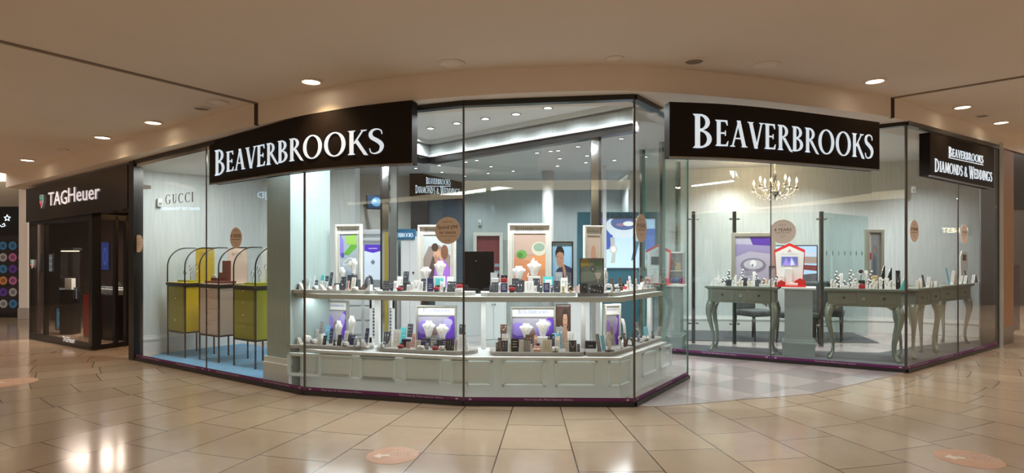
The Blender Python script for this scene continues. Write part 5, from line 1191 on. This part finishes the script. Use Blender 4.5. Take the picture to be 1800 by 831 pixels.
# white shelving with goods seen under the shelf
Z = 10.5; t = fixture('shop_counter', 'white shop counter with glass top seen under the middle of the upper shelf', 'counter', 815, Z); m = MB(); m.box(-.5, .45, 0, .5, 0, .70); m.box(-.52, .47, -.02, .52, .70, .73); m.box(-.5, .45, 0, .02, .73, .95, GLASS2); m.box(-.52, .47, -.02, .52, .95, .965, GLASS2); m.build('counter_body', CABW, t)
for k in range(6): m = MB(); m.box(-.45+.15*k, -.36+.15*k, .1, .2, .73, .77+.02*(k % 2)); m.build('tray', JC['WG'[k % 2]][0], t)
Z = 9.6; t = fixture('white_cupboard', 'white cupboard with round knobs seen under the third upper tray', 'cupboard', 868, Z); m = MB(); m.box(-.2, .2, 0, .4, 0, .95); m.build('carcass', CABW, t)
for x in (-.185, .0): m = MB(); m.box(x, x+.18, -.014, 0, .06, .9); d = m.build('door', CABW, t, bevel=.004); m = MB(); m.ball((x+(.16 if x < 0 else .02), -.025, .62), .014); m.build('knob', CHROME, d)
Z = 9.3; t = fixture('white_display_unit', 'white display unit with small pink items right of the centre posters', 'display unit', 1012, Z); m = MB(); m.box(-.1, .22, 0, .3, 0, .78); m.box(-.12, .24, -.02, .32, .78, .80, WHITE); m.build('unit_body', CABW, t)
for k in range(3): m = MB(); m.box(-.06+.08*k, -.01+.08*k, .02, .06, .8, .9+.03*k); m.build('pink_carton', JC['P'][0], t)
m = MB(); m.box((1060-CX)*9.9/F, (1066-CX)*9.9/F, 9.9, 9.96, 0, 2.9); struct(m.build('trim_40', CABW))
# glass door line between the shop and the entrance
for k, (px, Z) in enumerate(((1127, 8.6), (1162, 8.0), (1190, 9.7))):
    t = fixture('chrome_upright', ('left', 'middle', 'right')[k]+' chrome upright behind the entrance side glass', 'post', px, Z); m = MB(); m.box(-.018, .018, 0, .05, 0, 2.93); m.build('upright_tube', CHROME, t); m = MB(); m.box(.018, .06, .01, .04, 0, 2.93); m.build('side_profile', GE, t)
m = MB(); m.slab(((1130-CX)*8.7/F, 8.7), ((1190-CX)*9.3/F, 9.3), .012, .02, 2.9); struct(m.build('window_30', FROST))
# right: fitting room glass screens, posts, screen, mirror, chairs
def gp(px, Z): return ((px-CX)*Z/F, Z)
for k, (a, b2, mt, ht) in enumerate(((gp(1222, 9.6), gp(1291, 9.5), GLASS2, 2.10), (gp(1291, 9.5), gp(1443, 9.25), GLASS2, 2.08), (gp(1443, 9.25), gp(1526, 10.3), FROST, 2.08))):
    m = MB(); m.slab(a, b2, .012, .03, ht); struct(m.build('window_%d' % (31+k), mt))
dm = MB(); a, b2 = gp(1443, 9.25), gp(1526, 10.3); rz = math.atan2(b2[1]-a[1], b2[0]-a[0])
for k in range(7):
    c = lerp(a, b2, .10+.125*k); T = TR(c[0], c[1]-.006, zz(445, c[1]), rz); dm.prism([(-.02, 0), (0, -.05), (.02, 0), (0, .05)], 0, .002, T=T @ Matrix.Rotation(PI/2, 4, 'X'))
tag(dm.build('etched_diamonds', M('etched_grey', (.12, .18, .18), .6)), 'row of small etched diamonds across the tinted glass screen', 'glass decoration')
for px, Z, lab in ((1219, 9.6, 'steel screen post left of the tall silver framed poster'), (1291, 9.5, 'steel screen post behind the tall silver framed poster'), (1444, 9.25, 'steel screen post behind the red edged display')):
    t = fixture('screen_post', lab, 'post', px, Z); m = MB(); m.box(-.022, .022, -.02, .03, 0, zz(372, Z)); m.build('post_bar', M('gunmetal', (.12, .12, .11), .25, metal=.9), t)
    for z in (zz(385, Z), .32):
        for sx in (-1, 1): m = MB(); m.tube([(0, 0, z), (sx*.065, 0, z)], .012, 8); m.ball((sx*.065, 0, z), .02); m.build('clamp', STEEL, t)
Z = 8.98
picture('silver_framed_poster', 'tall silver framed poster of a ring on purple above the left table', 'framed picture', ((1324-CX)*Z/F, Z, TOPZ), UR+.22, wd_(72, Z), wd_(92, Z), FRS, .055, (.42, .40, .50),
        [((.10, .04, .32), [(.5, .8), (1, .7), (1, 1), (.4, 1)]), ((.28, .24, .42), [(0, .55), (.4, .68), (1, .62), (1, .8), (0, .85)]), ((.22, .20, .26), ell(.5, .36, .36, .17)), ((.50, .50, .56), ell(.5, .38, .27, .11)), ((.8, .8, .84), ell(.5, .4, .09, .08)), ((.2, .2, .25), ell(.48, .36, .03, .03)), ((.30, .28, .34), ell(.4, .2, .16, .05, rot=.2))], None, mount=False, top=.001)
Z = 8.62; 
t = thing('advert_card', 'small grey framed advert card on the right end of the left table', 'framed picture', ((1365-CX)*Z/F, Z, TOPZ+.0), UR)
frame_mb(.20, .24, .012, .01, .05).build('frame', JC['D'][0], t); m = MB(); m.box(-.09, .09, -.002, .004, .06, .28); m.build('print', pm((.45, .42, .45)), t); m = MB(); m.box(-.1, .1, -.02, .04, 0, .05); m.build('foot', JC['D'][0], t)
Z = 10.25; t = fixture('television', 'large lit television with a blurred red and blue picture behind the left table', 'television', 1392, Z, zz(500, Z), UR+.2)
w, h = .76, .66; art([((.42, .30, .26), [(0, .58), (1, .55), (1, .72), (0, .75)]), ((.22, .05, .05), [(0, .48), (1, .36), (1, .5), (0, .56)]), ((.62, .66, .80), [(0, .74), (1, .74), (1, .84), (0, .82)]), ((.55, .72, .90), [(0, 0), (.6, .05), (.5, .42), (0, .4)]), ((.12, .10, .12), [(.3, 0), (1, 0), (1, .3), (.6, .25)])], w, h, (.50, .66, .95), z0=0, y=-.02, e=.6).build('screen', pm((.50, .66, .95), .6), t)
m = MB(); frame_mb(w+.03, h+.03, .016, .02, -.015, m); m.box(-w/2, w/2, 0, .05, 0, h); m.box(-.05, .05, .0, .05, -.9, 0); m.build('casing', BLK, t)
Z = 10.0; t = fixture('framed_mirror', 'silver framed mirror with a painted dark grey reflection on the rear wall', 'mirror', 1537, Z, TOPZ-.1, .25)
frame_mb(wd_(37, Z), .98, .055, .03).build('frame', FRS, t, bevel=.006)
art([((.20, .20, .21), [(.2, 0), (.2, .6), (.45, .8), (.8, .7), (.8, 0)]), ((.45, .46, .48), [(0, .3), (.25, .3), (.25, 1), (0, 1)]), ((.10, .13, .17), [(.35, 0), (.38, .5), (.5, .6), (.65, .5), (.7, 0)]), ((.35, .05, .06), [(.05, .45), (.3, .5), (.3, .62), (.05, .6)]), ((.30, .2, .16), ell(.52, .67, .07, .05))], wd_(27, Z), .87, (.26, .27, .28), z0=.055, y=.005).build('glass', pm((.26, .27, .28)), t)  # reflection painted as flat shapes on the mirror pane
def chair(px, Z, rz, lab):
    t = fixture('upholstered_chair', lab, 'chair', px, Z, .012, rz, 'patterned meeting chairs'); U = M('patterned_velvet', (.07, .08, .085), .8, var=.85, scale=16); LG = BLK
    m = MB(); m.box(-.24, .24, -.24, .22, .40, .50); m.build('seat', U, t, bevel=.03)
    m = MB(); m.box(-.23, .23, .18, .26, .48, .98, T=Matrix.Rotation(0, 4, 'X')); m.build('backrest', U, t, bevel=.03)
    for x in (-.20, .20):
        for y in (-.2, .2): m = MB(); m.tube([(x, y, .41), (x, y+.03*(1 if y > 0 else -1), 0)], [.024, .014], 8); m.build('leg', LG, t)
chair(1325, 9.95, .4, 'patterned dark chair with black legs seen beneath the left table'); chair(1402, 9.5, -1.2, 'patterned dark chair behind the right pedestal'); chair(1455, 9.9, 2.6, 'patterned dark chair partly hidden by the table beside the corner')
alarm(1604, 333, 10.6, 'white wall sensor near the right corner of the glass', -.1); alarm(1746, 342, 9.35, 'white wall sensor at the far right end of the corner window', .6)
# warm wall colour by chandelier
def chandelier(px, py, Z):
    p = at(px, py, Z); t = thing('chandelier', 'crystal chandelier with eight lit candle bulbs behind the right sign', 'chandelier', p)
    m = MB(); m.lathe([(.004, .62), (.006, .30), (.03, .26), (.02, .2), (.05, .12), (.03, .05), (.055, 0), (.07, -.03), (.05, -.07), (.02, -.10), (.003, -.15)], 18); m.build('stem', CHROME, t)
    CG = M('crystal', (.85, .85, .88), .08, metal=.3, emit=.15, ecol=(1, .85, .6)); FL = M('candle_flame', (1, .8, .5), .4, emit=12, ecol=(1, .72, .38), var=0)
    for k in range(8):
        a = 2*PI*k/8+.2; R = .33 if k % 2 else .27; hz = .08 if k % 2 else .16
        m = MB(); m.tube([(R*s*math.cos(a), R*s*math.sin(a), -.02+q) for s, q in ((.1, 0), (.35, -.07), (.7, -.06), (.95, 0), (1, hz*.5))], .006, 6); m.lathe([(.003, -.02), (.035, 0), (.03, .008)], 10, c=(R*math.cos(a), R*math.sin(a), hz*.5)); ar = m.build('arm', CHROME, t)
        m = MB(); m.lathe([(.010, 0), (.010, .07)], 8, c=(R*math.cos(a), R*math.sin(a), hz*.5)); m.build('candle_tube', WHITE, ar)
        m = MB(); m.lathe([(.006, 0), (.018, .02), (.014, .05), (.002, .085)], 10, c=(R*math.cos(a), R*math.sin(a), hz*.5+.07)); m.build('flame_bulb', FL, ar)
        m = MB()
        for j in range(5):
            b2 = j*1.256; c = (R*math.cos(a)+.035*math.cos(b2), R*math.sin(a)+.035*math.sin(b2), hz*.5-.05); m.ball(c, .009, seg=6, rings=4, sc=(1, 1, 2))
        for s in (.3, .5, .7, .85): m.ball((R*s*math.cos(a), R*s*math.sin(a), -.12+.03*math.sin(s*9)), .010, seg=6, rings=4, sc=(1, 1, 1.8))
        m.build('crystals', CG, ar)
    l = bpy.data.lights.new('chandelier_glow', 'POINT'); l.energy = 45; l.color = (1, .68, .38); l.shadow_soft_size = .25
    o = bpy.data.objects.new('chandelier_glow', l); COL.objects.link(o); o.location = p+Vector((0, 0, .25))
chandelier(1362, 335, 9.9)

# ------------------------------------------------------------------ watch boutique at the left
u_ = (A1[0]-A0[0], A1[1]-A0[1]); Bq = (B[0]-.10, B[1]+.06); TZ = math.atan2(A1[1]-A0[1], A1[0]-A0[0])
t = thing('boutique_fascia', 'black watch boutique fascia with white lettering and shield at the left', 'sign', (A0[0], A0[1], 2.0), 0)
m = MB(); o = leftof(A0, Bq, -.04); a, b2 = (A0[0]+o[0], A0[1]+o[1]), (Bq[0]+o[0], Bq[1]+o[1]); m.slab(a, b2, .2, 1.97, head(a)-.01, 2.05, head(b2)-.01); m.build('fascia_box', M('fascia_gloss', (.028, .022, .02), .18), t, world=True)
def onf(px): return lerp(a, b2, onray(a, b2, px))
rz = math.atan2(b2[1]-a[1], b2[0]-a[0])
WA = M('lit_boutique_letters', (.85, .8, .82), .4, emit=.55, ecol=(1, .93, .95), var=.01)
text_fit('TAG', 86, 119, (a, b2), 349.5, .215, WA, t)
text_fit('Heuer', 121, 176, (a, b2), 341, .225, WA, t); o = leftof(a, b2, -.012)
c = onf(75); T = TR(c[0]+o[0], c[1]+o[1], zz(353, c[1]), rz)
def shield(T, s, par, nm='shield_emblem'):
    RX = T @ Matrix.Rotation(PI/2, 4, 'X'); m = MB()
    m.prism([(-.5*s, -.15*s), (0, -.9*s), (.5*s, -.15*s), (.5*s, .72*s), (-.5*s, .72*s)], 0, .008, M('shield_white', (.8, .8, .8), .4, emit=.3), T=RX)
    m.prism([(-.43*s, .0), (.43*s, 0), (.43*s, .66*s), (-.43*s, .66*s)], .008, .012, M('shield_green', (.02, .25, .14), .4, emit=.5), T=RX)
    m.prism([(-.43*s, -.12*s), (0, -.80*s), (.43*s, -.12*s), (.43*s, -.04*s), (-.43*s, -.04*s)], .008, .012, M('shield_red', (.5, .03, .05), .4, emit=.6), T=RX)
    sw = M('shield_white', (.8, .8, .8))
    for tx, z in (('TAG', .33), ('HEUER', -.22)): text_mb(tx, (.42 if tx == 'TAG' else .24)*s, T @ TR(0, -.013, z*s), .003, mat=sw, mb=m)
    return m.build(nm, sw, par, world=True)
shield(T, .135, t)
frp = [A0, onf(77), A1]
t = thing('boutique_window', 'black framed glass front of the watch boutique at the left', 'shop window', (A1[0], A1[1], 0))
fr = MB(); DOWN = 2.0
m1 = lerp(A0, A1, onray(A0, A1, 75))
for p, q in ((A0, m1), (m1, A1)):
    fr.slab(p, q, .06, 0, .10); fr.slab(p, q, .06, 1.93, 2.03)
for p, w in ((A0, .06), (m1, .05)): q = (p[0]+.83*w, p[1]-.56*w); fr.slab(p, q, .07, 0, 2.0)
q = (A1[0]-.83*.11, A1[1]+.56*.11); fr.slab(q, A1, .12, 0, 2.02)
A2 = gz(226, 607)[:2]; fr.slab(A1, A2, .06, 0, .07); fr.slab(A1, A2, .06, 1.95, 2.03)
for f in (.63, .93): p = lerp(A1, A2, f); fr.slab(p, lerp(A1, A2, f+.08), .07, 0, 2.02)
fr.build('frame', BLK, t, world=True)
for p, q in ((A0, m1), (m1, A1), (A1, lerp(A1, A2, .65))):
    m = MB(); m.slab(p, q, .01, .10, 1.94); m.build('glass_pane', glass_mat('boutique_glass', (.88, .89, .90), .04, .4), t, world=True)
c = lerp(A0, A1, onray(A0, A1, 122)); o = leftof(A0, A1, -.01)
text_mb('TAGHeuer', .12, TR(c[0]+o[0], c[1]+o[1], zz(597, c[1]), TZ), .002, sx=.8).build('window_lettering', WA, t, world=True)
c = lerp(A0, A1, onray(A0, A1, 58)); shield(TR(c[0]+o[0], c[1]+o[1], zz(463, c[1]), TZ), .09, t, 'window_emblem')
# boutique interior
rm = MB(); rm.slab((-10.35, 13.2), (A0[0]+.03, A0[1]+.05), .06, 0, 2.5); rm.box(-10.35, -4.9, 13.1, 13.2, 0, 2.6); struct(rm.build('wall_boutique', M('boutique_wall_brown', (.05, .035, .03), .5)))
rm = MB(); rm.slab((-4.65, 10.4), (-5.25, 8.6), .08, 0, 2.7); struct(rm.build('wall_boutique_side', M('boutique_wall_brown', (.05, .035, .03))))
rm = MB(); rm.prism([A0, A1, Bq, (-5.0, 8.9), (-4.7, 13.2), (-10.3, 13.2)], 2.35, 2.4); struct(rm.build('ceiling', M('boutique_ceiling', (.20, .17, .15), .6)))
for x, y, r, w, h, lab, mt in ((-6.9, 10.3, TZ, 1.1, .95, 'red and black boutique counter behind the left window', RED), (-7.7, 11.6, TZ, 1.4, .92, 'dark boutique counter at the rear', BLK), (-5.75, 10.1, 1.0, .7, .9, 'red fronted boutique counter near the door', RED)):
    t = thing('boutique_counter', lab, 'counter', (x, y, 0), r); m = MB(); m.box(-w/2, w/2, -.2, .2, 0, h-.2); m.build('counter_body', BLK, t); m = MB(); m.box(-w*.5, w*.1, -.215, -.2, .02, h-.22); m.build('red_panel', M('boutique_red', (.28, .015, .015), .4), t)
    m = MB(); m.box(-w/2, w/2, -.2, .2, h-.2, h, GLASS2); m.build('glass_top', GLASS2, t)
    m = MB()
    for k in range(5): m.box(-w*.42+k*w*.18, -w*.30+k*w*.18, -.1, .05, h-.2, h-.12)
    m.build('watch_blocks', JC['G'][0], t)
for k, (px, py, w, h, base) in enumerate(((84, 462, .5, .35, (.22, .24, .26)), (120, 515, .8, .22, (.30, .30, .32)), (103, 560, .22, .42, (.05, .16, .20)), (185, 450, .34, .5, (.02, .05, .22)))):
    Z = 10.9 if k < 3 else 10.0; t = fixture('boutique_picture', ('lit grey picture panel in the boutique, leftmost', 'pale horizontal display panel in the boutique', 'small teal lit panel low in the boutique', 'blue watch picture seen through the boutique side glass')[k], 'picture', px, Z, zz(py, Z), TZ)
    art([(tuple(min(1, c*2.2) for c in base), ell(.5, .5, .22, .3)), (base, ell(.5, .5, .14, .2))] if k in (2, 3) else [(tuple(c*1.6 for c in base), [(.05, .1+.3*q), (.95, .1+.3*q), (.95, .22+.3*q), (.05, .22+.3*q)]) for q in range(3)], w, h, base, z0=-h/2, y=0, e=.5).build('print', pm(base, .35), t); m = MB(); frame_mb(w, h, .02, .012, -h/2, m); m.build('frame', BLK, t)
for px, py in ((118, 425), (150, 433), (197, 392), (160, 386)):
    Z = 10.6; t = fixture('boutique_spotlight', {118: 'warm spotlight left of centre in the boutique', 150: 'warm spotlight right of centre in the boutique', 197: 'warm spotlight over the boutique door', 160: 'dim warm spotlight behind the boutique corner post'}[px], 'lamp', px, Z, 2.34); m = MB(); m.lathe([(.05, 0), (.05, -.01), (.04, -.012)], 14); m.build('trim_ring', BLK, t); m = MB(); m.lathe([(.036, -.01), (.034, -.016)], 14); m.build('diffuser', BULB, t)
area('boutique_light', (-7.2, 10.9, 2.3), (0, 0, 0), 1.8, 1.0, 130, (1, .80, .66))
for k, (x, y) in enumerate(((-7.95, 10.75), (-6.6, 11.2))):
    t = thing('watch_tower', ('narrow lit watch tower near the boutique window', 'narrow lit watch tower deeper in the boutique')[k], 'display case', (x, y, 0)); m = MB(); m.box(-.12, .12, -.1, .1, 0, .8); m.box(-.13, .13, -.11, .11, 1.5, 1.55); m.build('case_body', BLK, t); m = MB(); m.box(-.11, .11, -.09, .09, .8, 1.5); m.build('glass_case', GLASS2, t); m = MB(); m.box(-.06, .06, -.05, .05, .8, 1.0); m.build('watch_block', JC['W'][0], t); m = MB(); m.box(-.10, .10, -.09, .09, 1.48, 1.50); m.build('lamp', COVE, t)
area('boutique_door_light', (-5.55, 9.3, 2.3), (0, 0, 0), .25, .25, 14, (1, .58, .25))
# ------------------------------------------------------------------ concourse beyond, far left
m = MB(); m.box(-16, -9.9, 14.2, 14.3, 0, 4.0); struct(m.build('wall_far_left', M('far_wall', (.36, .32, .28), .8)))
m = MB(); m.prism([(-16, 8.5), (-8.7, 10.3), (-10.4, 13.2), (-10.4, 14.3), (-16, 14.3)], 3.35, 3.45); struct(m.build('ceiling', PLASTER))
Z = 13.9; t = fixture('cove_light', 'bright cream cove light strip at the far left', 'cove light', 4, Z, zz(311, Z)); m = MB(); m.box(-1.0, .22, 0, .12, -.09, .10); m.build('cove_body', COVE, t)
Z = 13.2; t = fixture('square_column', 'pale square column left of the watch boutique', 'column', 41, Z); m = MB(); m.box(-.10, .10, 0, .2, 0, 3.3); m.build('column_shaft', FASCIA, t); m = MB(); m.box(-.115, .115, -.015, .2, 0, .25); m.build('column_base', M('far_wall', (.36, .32, .28)), t)
Z = 13.6; t = fixture('neon_sign_panel', 'black panel with white outlined star at the left edge', 'sign', 8, Z, zz(414, Z)); m = MB(); m.box(-.6, .34, 0, .08, 0, wd_(51, Z)); m.build('panel', BLK, t)
m = MB(); c = (.07, -.012, .40); pts = []
for k in range(10): a = PI/2+k*PI/5; r = .075 if k % 2 == 0 else .034; pts.append((c[0]+r*math.cos(a), c[1], c[2]+r*math.sin(a)))
m.tube(pts, .007, 5, closed=True); m.tube([(-.13, -.012, .26), (-.05, -.012, .20), (.02, -.012, .22), (.0, -.012, .28), (-.04, -.012, .25)], .007, 5); m.build('neon_outline', M('neon_white', (.8, .95, 1), .4, emit=2, ecol=(.75, .92, 1)), t)
t = fixture('poster_board', 'dark poster of rows of colourful round bowls at the left edge', 'poster', 6, Z, .004)
rc = random.Random(3); sh_ = []
for r in range(6):
    for k in range(5):
        base = rc.choice([(.45, .05, .08), (.05, .22, .45), (.65, .5, .25), (.5, .15, .35), (.4, .4, .42), (.12, .05, .35), (.6, .25, .08)]); cx, cy = .1+.2*k, .12+.15*r
        sh_ += [(base, ell(cx, cy, .085, .055)), (tuple(c*.45 for c in base), ell(cx, cy, .045, .028))]
art(sh_, 1.1, wd_(136, Z), (.02, .018, .02), z0=.10, y=0).build('print', pm((.02, .018, .02)), t); m = MB(); m.box(-.57, .57, .01, .06, 0, wd_(142, Z)); m.build('backing_frame', BLK, t)
# ------------------------------------------------------------------ right end of the corner window
P2 = lerp(H, I, 1.03); P3 = lerp(H, I, 1.08); P4 = lerp(H, I, 1.25)
m = MB(); m.slab(P2, P3, .25, 0, head(P2)+.02); struct(m.build('trim_50', STEEL))
m = MB(); m.slab(P3, P4, .25, .28, head(P3)+.02); struct(m.build('wall_wood_pier', M('warm_wood', (.22, .11, .05), .45, var=.25, scale=4, stretch=(8, 8, .8)))); m = MB(); m.slab(P3, P4, .27, 0, .28); struct(m.build('baseboard_pier', STEEL))
P5 = lerp(H, I, 1.6)
t = thing('neighbour_shopfront', 'dark shop front with black fascia at the far right edge', 'shop window', (*P4, 0)); m = MB(); m.slab(P4, P5, .15, 2.15, head(P4), 2.2, head(P5)); m.build('fascia', BLK, t, world=True)
m = MB(); m.slab(P4, P5, .02, .1, 2.15); m.build('glass_pane', glass_mat('boutique_glass'), t, world=True)
o = leftof(P4, P5, .4); Pk = lerp(P4, P5, .12); m = MB(); m.slab((Pk[0]+o[0], Pk[1]+o[1]), (P5[0]+o[0], P5[1]+o[1]), .05, 0, 2.2); m.build('dark_backdrop', DBRN, t, world=True)
o = leftof(P4, P5, .2); m = MB(); m.slab((P4[0]+o[0], P4[1]+o[1]), (P5[0]+o[0], P5[1]+o[1]), .02, .1, 1.25, mat=pm((.07, .05, .05))); m.build('window_poster', pm((.07, .05, .05)), t, world=True)
c = lerp(P4, P5, .25); o = leftof(P4, P5, .19); text_mb('Phot', .16, TR(c[0]+o[0], c[1]+o[1], 1.08, VR), .002).build('poster_lettering', BLK, t, world=True)

# ------------------------------------------------------------------ opposite side of the concourse, seen only as reflections in the glass
def mirror(p, a, b2):
    n = leftof(a, b2, 1); d = (p.x-a[0])*n[0]+(p.y-a[1])*n[1]; return Vector((p.x-2*d*n[0], p.y-2*d*n[1], p.z))
def reflected(txt, px0, px1, y0, y1, zv, a, b2, label, mt):
    P = mirror(at(px1, y1, zv), a, b2); Q = mirror(at(px0, y0, zv), a, b2); L = (Q-P).length; rz = math.atan2(Q.y-P.y, Q.x-P.x)
    t = thing('opposite_shop_sign', label, 'sign', P, rz); m = MB(); h = L/len(txt)*1.5
    q = text_mb(txt, h, TR(L/2, -.01, 0), .01, sx=L/(h*.62*len(txt))); q.build('lettering', mt, t); m.box(-.1, L+.1, .0, .05, -h*.8, h*.8); m.build('backing', BLK, t)
BL = M('blue_white_letters', (.6, .8, 1), .4, emit=5, ecol=(.45, .7, 1)); GL = M('gold_white_letters', (1, .9, .6), .4, emit=4, ecol=(1, .88, .55))
reflected('JD', 450, 471, 349, 343, 17, B, C, 'blue white two letter sign mirrored in the left window near the column', BL)
reflected('KING OF TRAINERS', 277, 356, 371, 367, 17, B, C, 'blue white slogan mirrored in the left window below the spaced lettering', BL)
reflected('ERNEST', 1654, 1703, 410, 405, 15, H, I, 'gold letters mirrored in the far right window', GL)
t = thing('opposite_cove_light', 'long cream cove light mirrored across the centre windows', 'cove light', (0, -5.3, 3.35)); m = MB(); m.box(-13, 2.7, -.1, .0, -.12, .14); m.build('cove_body', COVE, t)
t = thing('opposite_cove_light', 'second cream cove light mirrored across the right window', 'cove light', (10, -2.2, 3.2), math.radians(40)); m = MB(); m.box(-5, 5, -.1, 0, -.1, .12); m.build('cove_body', COVE, t)
